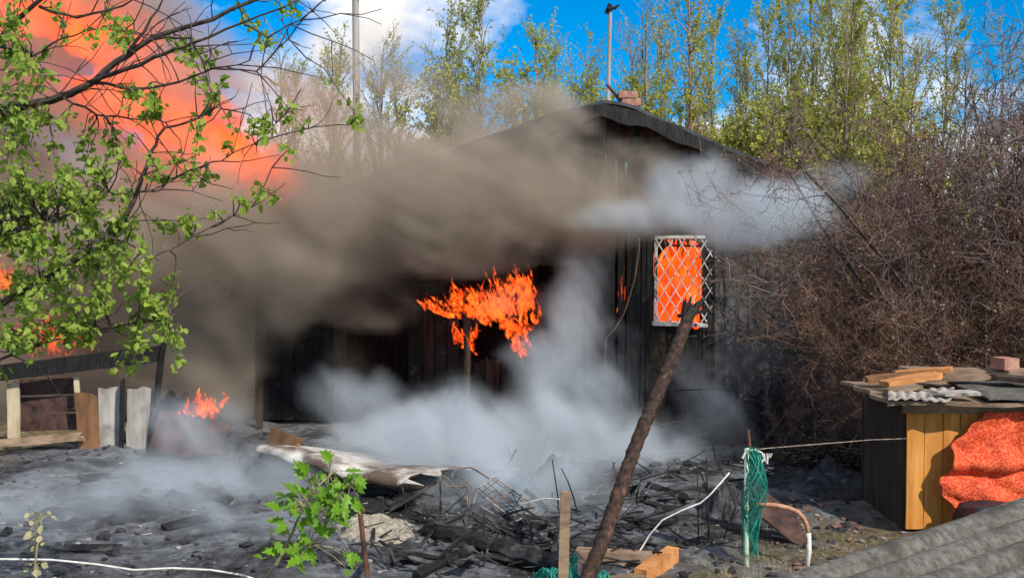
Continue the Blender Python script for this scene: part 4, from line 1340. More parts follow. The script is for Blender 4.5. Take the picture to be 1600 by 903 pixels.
wireP([(755, 778), (772, 765), (800, 785)], .007)
wireP([(760, 790), (790, 772), (812, 790)], .007)
wireP([(738, 762), (726, 748), (710, 744)], .007)
wireP([(810, 788), (850, 778), (880, 780)], .006, 'wire')
wireP([(733, 825), (732, 790), (736, 770)], .009)
for t in np.linspace(.15, .85, 4):
    j = [ro.uniform(-6, 6) for _ in range(6)]
    wireP([(742 + 30 * t, 765 - 20 * t), (775 + 29 * t + j[0], 790 - 22 * t + j[1]), (808 + 27 * t + j[2], 815 - 25 * t)], .005)
for t in np.linspace(.12, .88, 5):
    j = [ro.uniform(-6, 6) for _ in range(6)]
    wireP([(742 + 66 * t, 765 + 50 * t), (757 + 65 * t + j[0], 755 + 48 * t + j[1]), (772 + 63 * t, 745 + 45 * t + j[2])], .005)

# --- leaning pole with wound, crusted surface
p0 = gnd(893, 962); p1 = at(1079, 482, 8.9)
mb = MB()
n = 150
pts, rad = [], []
for i in range(n + 1):
    t = i / n
    pts.append(p0.lerp(p1, t) + Vector((.012 * math.sin(t * 9), 0, 0)))
    rad.append(.056 - .006 * t + .0012 * math.sin(i * 1.9) + ro.uniform(-.003, .003))
pole = empty('leaning_pole', p0, 'dark rusty pole with a crusted wound surface leaning right across the house', 'pole')
mb.tube(pts, rad, 12)
# twist the rings a little so the winding reads as a spiral
nn = 12
for i in range(n + 1):
    for k in range(nn):
        v = mb.v[i * nn + k]; c = pts[i]
        mb.v[i * nn + k] = c + (v - c) * (1 + .045 * math.sin(2 * math.pi * k / nn * 1 + i * .9) + ro.uniform(-.045, .045))
M['pole_rust'] = pmat('crusted_rusty_pole', (0.010, 0.008, 0.007), (0.075, 0.04, 0.028), scale=26, bump=.8, bscale=50, rough=.85, c3=(.15, .08, .055), s3=11, lo3=.58, hi3=.7, bdist=.01)
world_part(mb, 'shaft', M['pole_rust'], pole, True)
mb = MB()
dirp = (p1 - p0).normalized()
for k in range(7):
    a_ = k * .9
    off = Vector((math.cos(a_) * .045, math.sin(a_) * .045, 0))
    mb.tube([p1 - dirp * .08 + off * .8, p1 + off * 1.3 + dirp * .02, p1 + off * 1.9 + dirp * ro.uniform(.05, .13)], [.024, .02, .006], 5)
world_part(mb, 'splintered_tip', M['char_dark'], pole)
mb = MB(); q = p1 + Vector((.06, -.03, -.03)); mb.plank(q + Vector((-.17, 0, -.03)), q + Vector((.09, 0, .02)), .04, .03, (0, 1, 0), .02, .02, 3, ro); world_part(mb, 'splinter', M['char'], pole)

# --- rods, stake, wires
mb = MB(); mb.tube([gnd(577, 960), at(575, 903, 6.9), at(567, 840, 6.9), at(561, 784, 6.9)], .0165, 8)
one(mb, 'rusty_rod', M['rust'], 'thin rusty iron rod standing beside the green sapling', 'rod')
mb = MB(); P0, P1 = gnd(878, 955), at(884, 766, 7.6)
mb.plank(P0 - Vector((0, 0, .1)), P1, .07, .05, (1, 0, 0), .02, .016, 8, ro, .008)
one(mb, 'wooden_stake', M['brown_log'], 'weathered brown wooden stake upright left of the leaning pole', 'stake')
pts = [at(a, b_, 6.3) for a, b_ in ((-160, 868), (-60, 871), (0, 873), (80, 874), (150, 881), (210, 890), (270, 887), (330, 890), (375, 897), (410, 908), (470, 935))]
mb = MB(); mb.tube(pts + [gnd(540, 955, 0.02)], .0062, 6)
one(mb, 'pale_wire', M['cord_white'], 'pale sagging wire across the lower left corner', 'wire', None, True)
pts = [gnd(985, 880, .05)] + [at(a, b_, 8.9) for a, b_ in ((1003, 855), (1015, 835), (1035, 812), (1065, 797), (1095, 785), (1110, 772), (1140, 738))]
mb = MB(); mb.tube(pts, .0065, 6)
one(mb, 'white_cord', M['cord_white'], 'loose white cord rising from the ash right of the leaning pole', 'cord', None, True)

# --- burnt sapling skeleton
mb = MB()
SYb = 9.4
for pl, r in (([(1108, 862), (1107, 800), (1105, 760), (1104, 715)], .011), ([(1107, 775), (1098, 745), (1088, 725)], .007), ([(1106, 765), (1090, 760), (1089, 728)], .006), ([(1125, 845), (1150, 790), (1132, 745), (1118, 715), (1114, 698), (1126, 668)], .008), ([(1108, 800), (1122, 770), (1145, 735)], .005), ([(1000, 750), (1040, 738), (1070, 732), (1100, 722), (1145, 715)], .006), ([(1092, 850), (1090, 790), (1095, 760)], .006)):
    P = [at(a, b_, SYb) for a, b_ in pl]
    if pl[0][1] > 840: P[0] = Vector((P[0].x, P[0].y, -0.03))
    mb.tube(P, [r * (1 - .4 * i / len(P)) for i in range(len(P))], 5)
one(mb, 'burnt_sapling', M['char_dark'], 'black burnt sapling skeleton left of the green net post', 'sapling', None, True)

# --- green net post and bent pipe
NY = 8.85
post = empty('net_post', gnd(1166, 888), 'faded green pipe post wrapped in a hanging teal net', 'post')
mb = MB(); b0 = gnd(1166, 888)
mb.tube([b0 - Vector((0, 0, .1)), at(1166, 800, NY), at(1167, 700, NY)], .021, 10); world_part(mb, 'pipe', M['mint_pipe'], post, True)
mb = MB(); mb.tube([at(1172, 705, NY + .05), at(1169, 672, NY + .05)], .012, 6); world_part(mb, 'rod', M['rust'], post)
mb = MB()
for ply in range(2):
    for k in range(13):
        for sgn in (1, -1):
            pts = []
            for i in range(26):
                t = i / 25
                a_ = k / 13 * 6.283 + sgn * t * 5.0 + ply
                py = 700 + (866 if k % 3 else 845) * t - 700 * t
                px = 1173 + 7 * math.sin(t * 5 + ply) + (5 * t)
                rr = (.035 + .05 * math.sin(min(1, t * 1.4) * 2.6)) * (1 - .22 * ply) + .007 * math.sin(9 * t + k)
                c = at(px, py, NY)
                pts.append(c + Vector((math.cos(a_) * rr * 1.05, math.sin(a_) * rr, .01 * math.sin(k * 3 + i))))
            mb.tube(pts, .0036, 3, False)
o = world_part(mb, 'net', M['net'], post); o['kind'] = 'stuff'
mb = MB(); P = [at(a, b_, NY - .02) for a, b_ in ((1160, 716), (1164, 708), (1170, 704), (1180, 703), (1190, 707), (1194, 716), (1190, 722))]
mb.tube(P, .009, 5)
for k in range(5):
    q = at(1190 + k * 4, 708, NY - .02); mb.tube([q, q + Vector((ro.uniform(-.03, .03), 0, -ro.uniform(.03, .09)))], .006, 4)
world_part(mb, 'tie', M['cord_white'], post)
P = [at(1165, 704, NY)] + [at(a, b_, Y) for a, b_, Y in ((1200, 700, 9.0), (1250, 696, 9.2), (1300, 692, 9.45), (1360, 687, 9.7), (1416, 685, 9.96))]
mb = MB(); mb.tube(P, .0048, 5)
one(mb, 'strung_wire', M['wire_rust'], 'thin grey wire strung from the net post to the kennel', 'wire', None, True)
bp_ = empty('bent_pipe', gnd(1264, 888), 'bent pipe with white leg and rusty bow standing right of the net post', 'pipe')
arc = [at(1212, 789, NY - .02), at(1232, 793, NY - .02), at(1246, 799, NY - .02), at(1256, 810, NY - .02), at(1261, 822, NY - .02), at(1263, 834, NY - .02)]
mb = MB(); mb.tube([at(1178, 787, NY - .02)] + arc, .0195, 9); world_part(mb, 'bow', M['rust_orange'], bp_, True)
g0 = gnd(1265, 888); mb = MB(); mb.tube([arc[-1] + Vector((0, 0, .012)), at(1264, 860, NY - .02), Vector((g0.x, NY - .02, -.08))], .0215, 9); world_part(mb, 'leg', M['white_pipe'], bp_, True)
# sheet leaning behind it
mb = MB()
def fn(u, v): 
    P = at(1182, 795, 9.6).lerp(at(1262, 850, 9.4), u)
    return (P.x, P.y + .45 * v, P.z * (1 - .2 * u) + .24 * v + .012 * math.sin(u * 7) - .05)
mb.sheet(fn, 10, 6, .02)
one(mb, 'metal_sheet', M['rust_sheet'], 'brownish grey metal sheet leaning behind the bent pipe', 'metal sheet')

# --- timber at the bottom edge
tb = M['orange_wood']
a, b_ = gnd(1000, 905, .05), gnd(1052, 868, .07)
mb = MB(); mb.plank(a, b_, .10, .16, (1, .4, 0), .005, .01, 4, ro); one(mb, 'timber_block', tb, 'short orange brown squared timber block right of the leaning pole', 'timber')
mb = MB(); mb.plank(gnd(900, 868, .06), gnd(1030, 876, .06), .13, .12, (0, 1, 0), .03, .03, 5, ro); one(mb, 'timber_log', M['brown_log'], 'pale brown squared log lying behind the orange timber block', 'log')
mb = MB(); mb.plank(gnd(940, 915, .04), gnd(1005, 905, .04), .1, .1, (0, 1, 0), .02, .02, 4, ro); one(mb, 'timber_block', M['brown_log'], 'brown timber offcut under the foot of the leaning pole', 'timber')
# teal net heap on the ground around the stake
def netheap(px0, px1, pyf, Y, h, seed, label):
    rn4 = random.Random(seed); mb = MB()
    X0, X1 = at(px0, 880, Y).x, at(px1, 880, Y).x
    def S(u, v):
        X = X0 + (X1 - X0) * u
        y = Y + .35 * v + .05 * math.sin(u * 9)
        return Vector((X, y, pyf(u) + h * math.sin(v * 3.1) * (.5 + .5 * math.sin(u * 11 + seed)) + .03 * math.sin(u * 23 + v * 9)))
    for k in range(30):
        for sg in (1, -1):
            pts = []
            for i in range(15):
                v = i / 14; u = k / 30 + sg * v * .28
                if 0 <= u <= 1: pts.append(S(u, v) + rdir(rn4) * .008)
            if len(pts) > 2: mb.tube(pts, .0045, 3, False)
    for v in (0, .35, .7):
        mb.tube([S(u / 20, v) for u in range(21)], .008, 4)
    o = one(mb, 'plastic_net', M['net'], label, 'net'); return o
z1 = gnd(900, 903).y
netheap(815, 905, lambda u: .02 + .17 * u, 7.9, .08, 3, 'teal plastic net pulled up to the wooden stake from the left')
netheap(888, 985, lambda u: .05 + .08 * (1 - u), 7.7, .14, 8, 'crumpled teal plastic net around the foot of the leaning pole')

# --- kennel with the orange cloth
KY = 10.0
kx0, kx1 = at(1416, 700, KY).x, at(1650, 700, KY).x
kz = at(1500, 642, KY).z
kennel = empty('kennel', ((kx0 + kx1) / 2, KY + .6, 0), 'low yellow-boarded kennel with a cluttered slab roof at the right edge', 'kennel')
x = kx0; i = 0
while x < kx1:
    wdt = (28 + ro.uniform(-2, 3)) * KY / F
    mb = MB(); yy = KY + ro.uniform(-.006, .006)
    mb.plank((x + wdt / 2, yy, .0), (x + wdt / 2, yy, kz + .03), wdt - .007, .028, (1, 0, 0), .01, .01, 4, ro, 0)
    world_part(mb, 'plank', M['yellow_board'], kennel); x += wdt
for k in range(7):
    mb = MB(); mb.plank((kx0 + .0, KY + .1 + k * .165, 0), (kx0, KY + .1 + k * .165, kz + .02), .155, .026, (0, 1, 0), .01, .01, 3, ro, 0); world_part(mb, 'plank', M['char_and_shade_brown'], kennel)  # left side boards: shade painted in as dark brown, front stays yellow
mb = MB(); mb.box((kx1 + .0, KY + .65, kz / 2), (.03, 1.2, kz)); mb.box(((kx0 + kx1) / 2, KY + 1.26, kz / 2), (kx1 - kx0, .03, kz)); world_part(mb, 'back_wall', M['char_and_shade_brown'], kennel)
mb = MB(); mb.plank((kx0 - .05, KY - .035, kz + .03), (kx1 + .1, KY - .035, kz + .03), .09, .04, (0, 0, 1), .01, .01, 5, ro); world_part(mb, 'beam', M['brown_log'], kennel)
def fn(u, v): return (kx0 - .27 + .04 * math.sin(v * 17) + (kx1 - kx0 + .5) * u, KY - .28 + .02 * math.sin(u * 31) + 1.3 * v, kz + .10 + .05 * v + .012 * math.sin(u * 9 + v * 4))
mb = MB(); mb.sheet(fn, 20, 10, .035); world_part(mb, 'roof', M['brown_log'], kennel)
rz = kz + .135
def fn(u, v): return (kx0 - .28 + .55 * u + .2 * v, KY - .33 + .6 * v * (1 - .3 * u), rz + .012 + .035 * v + .008 * math.sin(u * 40) + .012 * math.sin(u * 5 + v * 3))
mb = MB(); mb.sheet(fn, 60, 4, .016); one(mb, 'slate_sheet', M['slate_white'], 'whitish broken slate sheet on the left front of the kennel roof', 'slate sheet')
def fn(u, v): return (kx0 + .62 + .95 * u, KY - .30 + .95 * v, rz + .012 + .045 * v + .006 * math.sin(u * 12))
mb = MB(); mb.sheet(fn, 20, 4, .02); one(mb, 'slate_sheet', M['slate'], 'flat grey brown sheet on the right of the kennel roof', 'slate sheet')
for a, b_, wd, th, sd2, mt_, lab in (
    ((kx0 - .16, KY + .25, rz + .07), (kx0 + .46, KY + .30, rz + .16), .15, .05, (0, 1, .1), 'orange_wood', 'sunlit orange board tilted up on top of the kennel roof'),
    ((kx0 - .22, KY + .55, rz + .08), (kx0 + .6, KY + .65, rz + .12), .16, .05, (0, 1, .1), 'brown_board', 'dark reddish board behind the orange one on the kennel roof'),
    ((kx0 - .25, KY - .02, rz + .045), (kx0 + .22, KY + .16, rz + .085), .12, .03, (0, 1, .1), 'brown_log', 'thin brown board under the orange one at the left end of the kennel roof'),
    ((kx0 + .25, KY + .95, rz + .15), (kx0 + 1.6, KY + .9, rz + .13), .18, .05, (0, 1, .1), 'brown_log', 'long brown board along the back of the kennel roof'),
    ((kx0 + .30, KY + .50, rz + .10), (kx0 + 1.25, KY + .42, rz + .12), .14, .04, (0, 1, .1), 'brown_log', 'weathered brown board lying across the middle of the kennel roof'),
    ((kx0 + .92, KY + .4, rz + .14), (kx0 + 1.5, KY + .1, rz + .11), .14, .045, (.4, 1, .1), 'char_and_shade_brown', 'dark slanting board on the right side of the kennel roof'),
    ((kx0 + .15, KY - .20, rz + .05), (kx0 + .62, KY - .16, rz + .055), .2, .02, (0, 1, .05), 'slate_white', 'broken pale slab at the front edge of the kennel roof'),
    ((kx0 + .1, KY + .75, rz + .12), (kx0 + .62, KY + .5, rz + .19), .07, .05, (0, 1, .1), 'orange_wood', 'short orange stick leaning on the boards of the kennel roof')):
    slab(a, b_, wd, th, sd2, M[mt_], lab, 'loose_board', rag=.09)
mb = MB(); mb.box((at(1570, 575, KY + .8).x, KY + .8, rz + .225), (.16, .22, .11), Matrix.Rotation(.2, 3, 'Z')); one(mb, 'brick', M['brick_pink'], 'reddish brick weighing down the boards on the kennel roof', 'brick')
# cloth
m, t, out = new_mat('orange_sack_cloth')
A_ = t.nodes.new; K_ = t.links.new
tc = A_('ShaderNodeTexCoord')
vo = A_('ShaderNodeTexVoronoi'); vo.inputs['Scale'].default_value = 48
K_(tc.outputs['Object'], vo.inputs['Vector'])
nzc = A_('ShaderNodeTexNoise'); nzc.inputs['Scale'].default_value = 30; nzc.inputs['Detail'].default_value = 4
K_(tc.outputs['Object'], nzc.inputs['Vector'])
ad = A_('ShaderNodeMath'); ad.operation = 'MULTIPLY_ADD'; ad.inputs[1].default_value = .5
K_(nzc.outputs['Fac'], ad.inputs[0]); K_(vo.outputs['Distance'], ad.inputs[2])
rc = A_('ShaderNodeValToRGB')
rc.color_ramp.elements[0].position = .56; rc.color_ramp.elements[0].color = (.50, .022, .004, 1)
rc.color_ramp.elements[1].position = 1.0; rc.color_ramp.elements[1].color = (.74, .135, .035, 1)
K_(ad.outputs[0], rc.inputs['Fac'])
bs = A_('ShaderNodeBsdfPrincipled'); bs.inputs['Roughness'].default_value = .8
nf = A_('ShaderNodeTexNoise'); nf.inputs['Scale'].default_value = 3.5; nf.inputs['Detail'].default_value = 6
K_(tc.outputs['Object'], nf.inputs['Vector'])
rf_ = A_('ShaderNodeValToRGB')
rf_.color_ramp.elements[0].position = .50; rf_.color_ramp.elements[0].color = (0, 0, 0, 1)
rf_.color_ramp.elements[1].position = .72; rf_.color_ramp.elements[1].color = (.3, .3, .3, 1)
K_(nf.outputs['Fac'], rf_.inputs['Fac'])
mf = A_('ShaderNodeMixRGB'); mf.inputs['Color2'].default_value = (.30, .05, .015, 1)
K_(rf_.outputs['Color'], mf.inputs['Fac']); K_(rc.outputs['Color'], mf.inputs['Color1'])
K_(mf.outputs['Color'], bs.inputs['Base Color'])
bu = A_('ShaderNodeBump'); bu.inputs['Strength'].default_value = .45; bu.inputs['Distance'].default_value = .006
K_(ad.outputs[0], bu.inputs['Height']); K_(bu.outputs[0], bs.inputs['Normal'])
K_(bs.outputs[0], out.inputs['Surface'])
M['cloth'] = m
left = [(0, 1528), (.12, 1506), (.3, 1480), (.5, 1464), (.62, 1460), (.8, 1470), (1, 1480)]
def lx(v):
    for (a, pa), (b2, pb) in zip(left, left[1:]):
        if a <= v <= b2: return pa + (pb - pa) * (v - a) / (b2 - a)
    return left[-1][1]
def fn(u, v):
    py = 640 + (178 - 30 * u) * v
    L_ = lx(v) + 5 * math.sin(v * 17) + 3 * math.sin(v * 41)
    px = L_ + (1665 - L_) * u
    P = at(px, py, KY)
    fold = .42 + .10 * math.sin(u * 3 + .4)
    out_ = .05 + .075 * math.exp(-((v - fold + .05) / .06) ** 2) - .03 * math.exp(-((v - fold - .05) / .05) ** 2) + .05 * v
    out_ += .02 * math.sin(u * 13 + v * 5) + .008 * math.sin(u * 29 - v * 11) + .005 * math.sin(v * 31 + u * 6) + .03 * abs(math.sin(u * 7 - v * 5 + 1.2 * math.sin(v * 4))) + .006 * abs(math.sin(u * 26 + v * 21 + 3 * math.sin(u * 5))) + .04 * math.exp(-((v - .75) / .12) ** 2) * (.5 + .5 * math.sin(u * 8))
    return (P.x, KY - .06 - out_, P.z - .035 * math.exp(-((v - fold) / .06) ** 2))
mb = MB(); mb.sheet(fn, 70, 60, .008)
one(mb, 'orange_cloth', M['cloth'], 'speckled orange sack cloth hanging in folds over the front of the kennel', 'cloth', None, True)
def fn(u, v):
    return (at(1512, 800, 9.3).x + .9 * u, 9.25 + .5 * v, .27 + .04 * math.sin(u * 5) + .03 * math.sin(v * 6) + .05 * u - .30 * max(0, .22 - v) / .22 * 1.0 - .25 * max(0, .12 - u) / .12)
mb = MB(); mb.sheet(fn, 24, 14, .012)
one(mb, 'dark_tarp', M['tarp_dark'], 'dark blue-black tarp bundled below the orange cloth', 'tarp', None, True)

# --- corrugated sheets at the lower right corner
P1, P2 = at(1225, 912, 4.75), at(1690, 757, 6.1)
dd = (P2 - P1); LEN = dd.length; dd.normalize()
ee = Vector((dd.y, -dd.x, -.10)).normalized()
if ee.y > 0: ee = Vector((-ee.x, -ee.y, ee.z))
shed = empty('low_shed', (P1 + P2) / 2 + ee * .6 - Vector((0, 0, ((P1 + P2) / 2).z)), 'grey corrugated slate roof of a low shed filling the lower right corner', 'shed')
for k in range(3):
    def fn(u, v, k=k):
        return P1 - dd * .6 + dd * (u * (LEN + .8)) + ee * (.62 * k + v * .68) + Vector((0, 0, .07 * abs(math.sin((.62 * k + v * .68) / .165 * 3.1416)) ** .7 - .012 * k + .006 * math.sin(u * 7 + k)))
    mb = MB(); mb.sheet(fn, 10, 66, .009); world_part(mb, 'roof_sheet', M['slate'], shed, True)
mb = MB(); mb.plank(P1 - dd * .7 - Vector((0, 0, .015)), P2 + dd * .3 - Vector((0, 0, .015)), .085, .05, (0, 0, 1), .02, .02, 10, ro, .006); world_part(mb, 'edge_board', M['slate'], shed)
mb = MB()
for u in (0.05, .95):
    for v in (.1, 1.6):
        p = P1 + dd * (LEN * u) + ee * v
        mb.tube([Vector((p.x, p.y, -.05)), Vector((p.x, p.y, p.z - .05))], .04, 6)
world_part(mb, 'post', M['brown_log'], shed)
c = P1 + dd * LEN * .5 + ee * .9
mb = MB(); mb.plank(Vector((P1.x, P1.y, .5)) + ee * .12, Vector((P2.x, P2.y, .5)) + ee * .12, .95, .03, (0, 0, 1), 0, 0, 4, ro); world_part(mb, 'wall', M['char_and_shade_brown'], shed)

# --- poles and a distant house
mb = MB(); p = at(559, 100, 30)
pole_ = empty('utility_pole', (p.x, 30, 0), 'tall grey utility pole in the haze left of the sky gap', 'pole')
mb.tube([(p.x, 30, -.3), (p.x - .03, 30, 5), (p.x - .06, 30, 11)], [.12, .105, .09], 10); world_part(mb, 'shaft', M['grey_pole'], pole_)
mb = MB(); mb.box((p.x - .05, 29.85, 9.6), (1.6, .1, .12)); world_part(mb, 'crossarm', M['grey_pole'], pole_)
p = at(951, 100, 22); zt = at(951, 12, 22).z
pl2 = empty('thin_pole', (p.x, 22, 0), 'thin metal pole with a small dark head rising behind the roof ridge', 'pole')
mb = MB(); mb.tube([(p.x - .08, 22, -.2), (p.x - .04, 22, 4), (p.x + .03, 22, zt)], [.045, .04, .035], 8); world_part(mb, 'shaft', M['grey_pole'], pl2)
mb = MB(); mb.tube([(p.x - .02, 21.95, zt - .05), (p.x + .12, 21.95, zt - .02), (p.x + .2, 21.95, zt + .04)], [.04, .035, .02], 8); mb.tube([(p.x - .05, 22, zt - .12), (p.x + .03, 22, zt + .06)], .045, 8); world_part(mb, 'lamp_head', M['char_dark'], pl2)
mb = MB(); P = [at(a, b_, 18.1) for a, b_ in ((948, 132), (962, 148), (975, 168), (984, 182))]
mb.tube(P, .03, 6); o = one(mb, 'roof_strut', M['rust'], 'dark slanting strut leaning on the roof beside the chimney', 'strut')
DH = 34.0
q0 = at(1108, 212, DH); q1 = at(1190, 212, DH); zr = at(1150, 181, DH).z
dh = empty('distant_house', ((q0.x + q1.x) / 2, DH + 2, 0), 'distant pale-roofed house glimpsed between trees behind the right roof slope', 'house')
M['plaster'] = pmat('pale_pink_wall', (.38, .26, .22), (.52, .38, .33), scale=3, bump=.2)
M['tin'] = pmat('pale_tin_roof', (.42, .42, .43), (.62, .62, .64), scale=2, bump=.1, rough=.5)
mb = MB(); mb.box(((q0.x + q1.x) / 2, DH + 2, q0.z / 2), (q1.x - q0.x - .1, 3.6, q0.z)); world_part(mb, 'wall', M['plaster'], dh)
def fn(u, v): return (q0.x - .2 + (q1.x - q0.x + .4) * u, DH - .1 + 2.15 * v, q0.z - .05 + (zr - q0.z) * v)
mb = MB(); mb.sheet(fn, 6, 3, .06)
def fn2(u, v): return (q0.x - .2 + (q1.x - q0.x + .4) * u, DH + 4.1 - 2.03 * v, q0.z - .05 + (zr - q0.z) * v)
mb.sheet(fn2, 6, 3, .06); world_part(mb, 'roof', M['tin'], dh)
mb = MB(); mb.box((q0.x + .5, DH + .19, q0.z - .9), (.55, .06, .8)); wd_ = world_part(mb, 'window', M['tarp_dark'], dh)
mb = MB(); mb.box((q0.x + .5, DH + .17, q0.z - .46), (.7, .1, .06)); sub_part(mb, 'lintel', M['white_frame'], wd_)

# --- uncountable litter
rn = random.Random(900)
mb = MB(); mg = MB()
for i in range(1700):
    x = rn.uniform(-6.5, 3.6); y = rn.uniform(7.2, 15.6)
    s = rn.choice((.012, .018, .025, .035, .05))
    mb.lump((x, y, gz(x, y) + s * .2), s * rn.uniform(.7, 1.5), i, 0 if s < .03 else 1, rn.uniform(.4, .8), .35)
o = mb.build('rubble', M['ash_dark']); tag(o, 'cinders and burnt rubble strewn over the ash', None, None, 'stuff')
M['pale_chip'] = pmat('pale_chip', (.12, .11, .10), (.42, .39, .36), scale=7, bump=.3)
mb = MB()
for i in range(420):
    x = rn.uniform(-5.5, 4.2); y = rn.uniform(7.4, 13.5)
    s = rn.choice((.008, .012, .018, .028))
    if rn.random() < .85: mb.lump((x, y, gz(x, y) + s * .3), s, i + 5000, 0, .5, .4)
    else:
        a_ = rn.uniform(0, 3.14); L_ = s * rn.uniform(2, 6)
        mb.box((x, y, gz(x, y) + .012), (L_, s * .9, .008), Matrix.Rotation(a_, 3, 'Z') @ Matrix.Rotation(rn.uniform(-.4, .4), 3, 'X'))
o = mb.build('debris', M['pale_chip']); tag(o, 'pale chips and scraps scattered over the ash', None, None, 'stuff')
mb = MB()
for i in range(150):
    x = rn.uniform(2.2, 4.2); y = rn.uniform(8.6, 11.0); s = rn.choice((.01, .014, .02, .03, .045))
    mb.lump((x, y, gz(x, y) + s * .3), s, i + 9000, 0, .5, .4)
M['crumb'] = pmat('brick_crumb', (.09, .055, .045), (.30, .17, .13), scale=6, bump=.3)
o = mb.build('litter', M['crumb']); tag(o, 'pinkish brick crumbs and dead leaves on the soil left of the kennel', None, None, 'stuff')
M['dry_grass'] = pmat('dry_grass', (.20, .17, .07), (.44, .38, .2), scale=3, bump=0)
for i in range(5200):
    if i % 3: x, y = rn.uniform(1.4, 3.6), rn.uniform(7.4, 9.9)
    else: x, y = rn.uniform(-6, 6), rn.uniform(4.5, 8.4)
    b0 = Vector((x, y, gz(x, y) - .01)); d = (rdir(rn, 1.0)); d.z = abs(d.z) * .6 + .1
    L_ = rn.uniform(.03, .11); s_ = Vector((rn.uniform(-1, 1), rn.uniform(-1, 1), 0)).normalized() * .003
    q = len(mg.v); mg.v += [b0 - s_, b0 + s_, b0 + d * L_]; mg.f.append((q, q + 1, q + 2))
o = mg.build('grass', M['dry_grass']); tag(o, 'thin dry grass growing on the unburnt soil in front', None, None, 'stuff')
# black brushwood heap under the thicket
for i, (px, py, lab) in enumerate([(1180, 690, 'black heap of burnt brushwood beside the house wall under the thicket'), (1330, 745, 'black heap of brushwood left of the kennel under the thicket')]):
    g = gnd(px, py); mb = MB()
    for k in range(320):
        p = g + Vector((rn.gauss(0, .42), rn.gauss(0, .3), abs(rn.gauss(0, .22))))
        d = rdir(rn); d.z *= .5
        grow(mb, p - d * .3, d, rn.uniform(.4, 1.1), rn.uniform(.004, .012), rn, 4, 3, .2, 0, .5)
    one(mb, 'brushwood_heap', M['char_dark'], lab, 'brushwood heap')
# ------------------------------------------------------------ smoke
M['smoke'] = smoke_mat('smoke_brown', (0.64, 0.555, 0.46), 3.9, 0.1)
M['smoke_white'] = smoke_mat('smoke_white', (0.85, 0.93, 0.99), 6.0, 0.1)
B = []
for px, py, Y, rx, rz, ry, d in (
    (1140, 325, 14.9, 150, 60, 0.8, .55), (1040, 320, 14.9, 150, 75, 0.9, .7), (940, 315, 15.0, 160, 120, 1.1, .9),
    (800, 300, 14.9, 190, 150, 1.3, 1.0), (650, 320, 14.7, 200, 160, 1.5, 1.0), (500, 340, 14.7, 220, 170, 1.7, 1.0), (350, 370, 15, 220, 180, 1.8, .9),
    (200, 340, 15.6, 240, 220, 1.8, .8), (80, 260, 16.2, 240, 260, 1.8, .7), (-100, 160, 16.4, 300, 320, 2.0, .7), (-150, -100, 16.6, 300, 260, 2.0, .6),
    (330, 530, 15.4, 120, 210, .9, 1.0), (350, 580, 14.6, 120, 140, .7, .8), (1050, 265, 15.0, 150, 62, .6, .9), (985, 262, 14.9, 120, 70, .7, 1.1), (690, 230, 15.0, 120, 75, .7, 1.0), (780, 208, 15.0, 110, 62, .7, 1.0), (865, 196, 15.0, 90, 50, .6, .85), (760, 410, 15.0, 120, 45, .5, .9), (60, 560, 16.8, 300, 170, 1.2, .8), (500, 590, 15.5, 130, 90, 0.6, .18), (560, 490, 15.1, 180, 50, 0.6, .5), (430, 470, 14.6, 150, 90, .7, .7),
    (560, 180, 15.6, 300, 120, 1.3, .42), (800, 170, 16.6, 200, 70, 1.0, .38), (330, 130, 16.6, 200, 130, 1.2, .2), (780, 200, 15.8, 170, 60, 1.0, .4),
    (880, 400, 15.1, 60, 45, .5, .8), (560, 60, 16.5, 180, 100, 1.2, .08), (700, 320, 14.0, 170, 100, .6, .8), (360, 570, 14.9, 110, 130, .6, .4), (240, 190, 14.9, 240, 180, .8, .68), (140, 60, 15.0, 250, 150, .9, .7), (110, 50, 17.4, 260, 140, .8, .9), (250, 170, 17.2, 160, 120, .7, .7), (360, 640, 14.6, 110, 60, .6, .4)):
    B.append(pblob(px, py, Y, rx, rz, ry, d, 0.55))
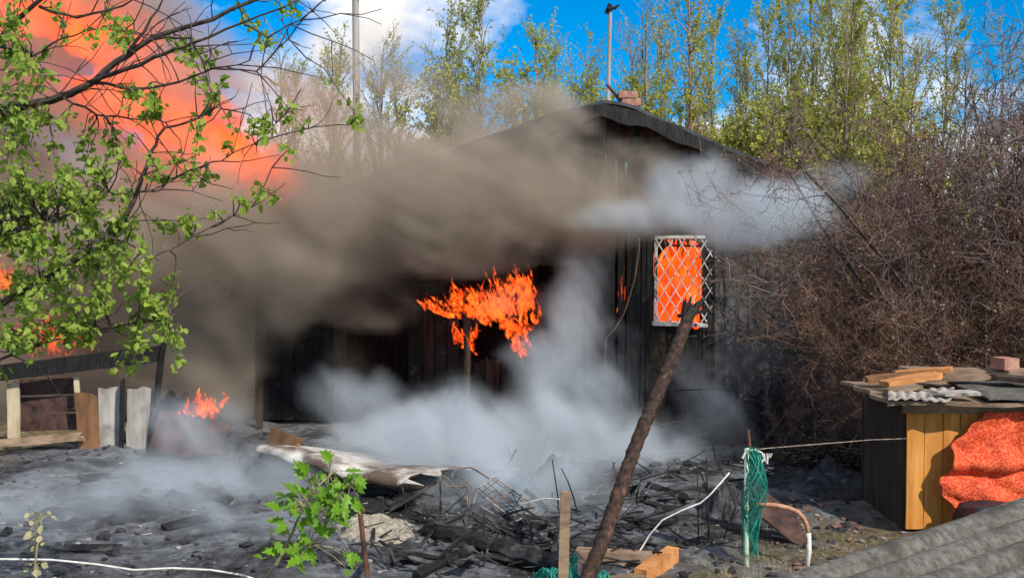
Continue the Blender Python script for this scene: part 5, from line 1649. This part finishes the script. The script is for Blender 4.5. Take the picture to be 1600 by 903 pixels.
o = smoke_grid('smoke', (-9.5, 12.4, -0.05), (5.6, 18.8, 8.2), 0.085, B, M['smoke'], 21, warp=0.55, wscale=1.5, flow=(-.85, 0, .45), along=2.0, across=.85, contrast=(.15, .88), floor=.10, gain=.60, erode=.34)
tag(o, 'thick brown smoke rolling from under the roof across to the upper left', None, None, 'stuff')
B = []
for px, py, Y, rx, rz, ry, d in (
    (905, 500, 14.9, 70, 130, .6, 1.0), (880, 600, 14.2, 150, 130, .9, 1.0), (800, 690, 12.8, 300, 105, 1.4, 1.0), (660, 705, 12.0, 230, 90, 1.2, 1.0), (800, 760, 11.0, 240, 60, 1.0, .6),
    (1000, 700, 13.4, 180, 60, 1.0, .8), (1085, 590, 15.3, 55, 80, .4, .7), (1120, 690, 13.4, 80, 90, .6, .5), (1140, 560, 15.3, 50, 60, .4, .4),
    (1200, 335, 13.0, 170, 70, .9, .75), (1100, 340, 14.2, 190, 62, .9, .7), (1265, 318, 13.0, 110, 45, .8, .5), (1170, 375, 13.4, 100, 36, .6, .7), (980, 355, 14.5, 130, 45, .7, .6), (1070, 305, 14.4, 130, 60, .7, .6), (1300, 292, 13.4, 80, 45, .6, .32), (780, 470, 15.0, 100, 70, .4, .28), (305, 650, 12.4, 100, 70, .5, .8),
    (330, 770, 11.2, 300, 80, 1.3, .5), (110, 780, 10.6, 280, 90, 1.4, .42), (420, 850, 9.8, 240, 55, 1.0, .42), (300, 730, 12.6, 170, 50, .8, .4), (760, 770, 10.8, 170, 55, .8, .5), (930, 790, 10.6, 140, 45, .7, .4), (590, 640, 13.4, 160, 60, .7, .4), (650, 850, 9.6, 160, 40, .8, .3)):
    B.append(pblob(px, py, Y, rx, rz, ry, d, 0.9))
o = smoke_grid('white_smoke', (-7.5, 8.6, -0.05), (5.6, 16.0, 4.4), 0.07, B, M['smoke_white'], 33, warp=0.5, wscale=.9, flow=(-.6, 0, .8), along=2.0, across=.36, contrast=(.08, .97), floor=.10, billow=.3, erode=.14, gain=.62)
tag(o, 'pale bluish smoke drifting low over the ash and along the eave', None, None, 'stuff')
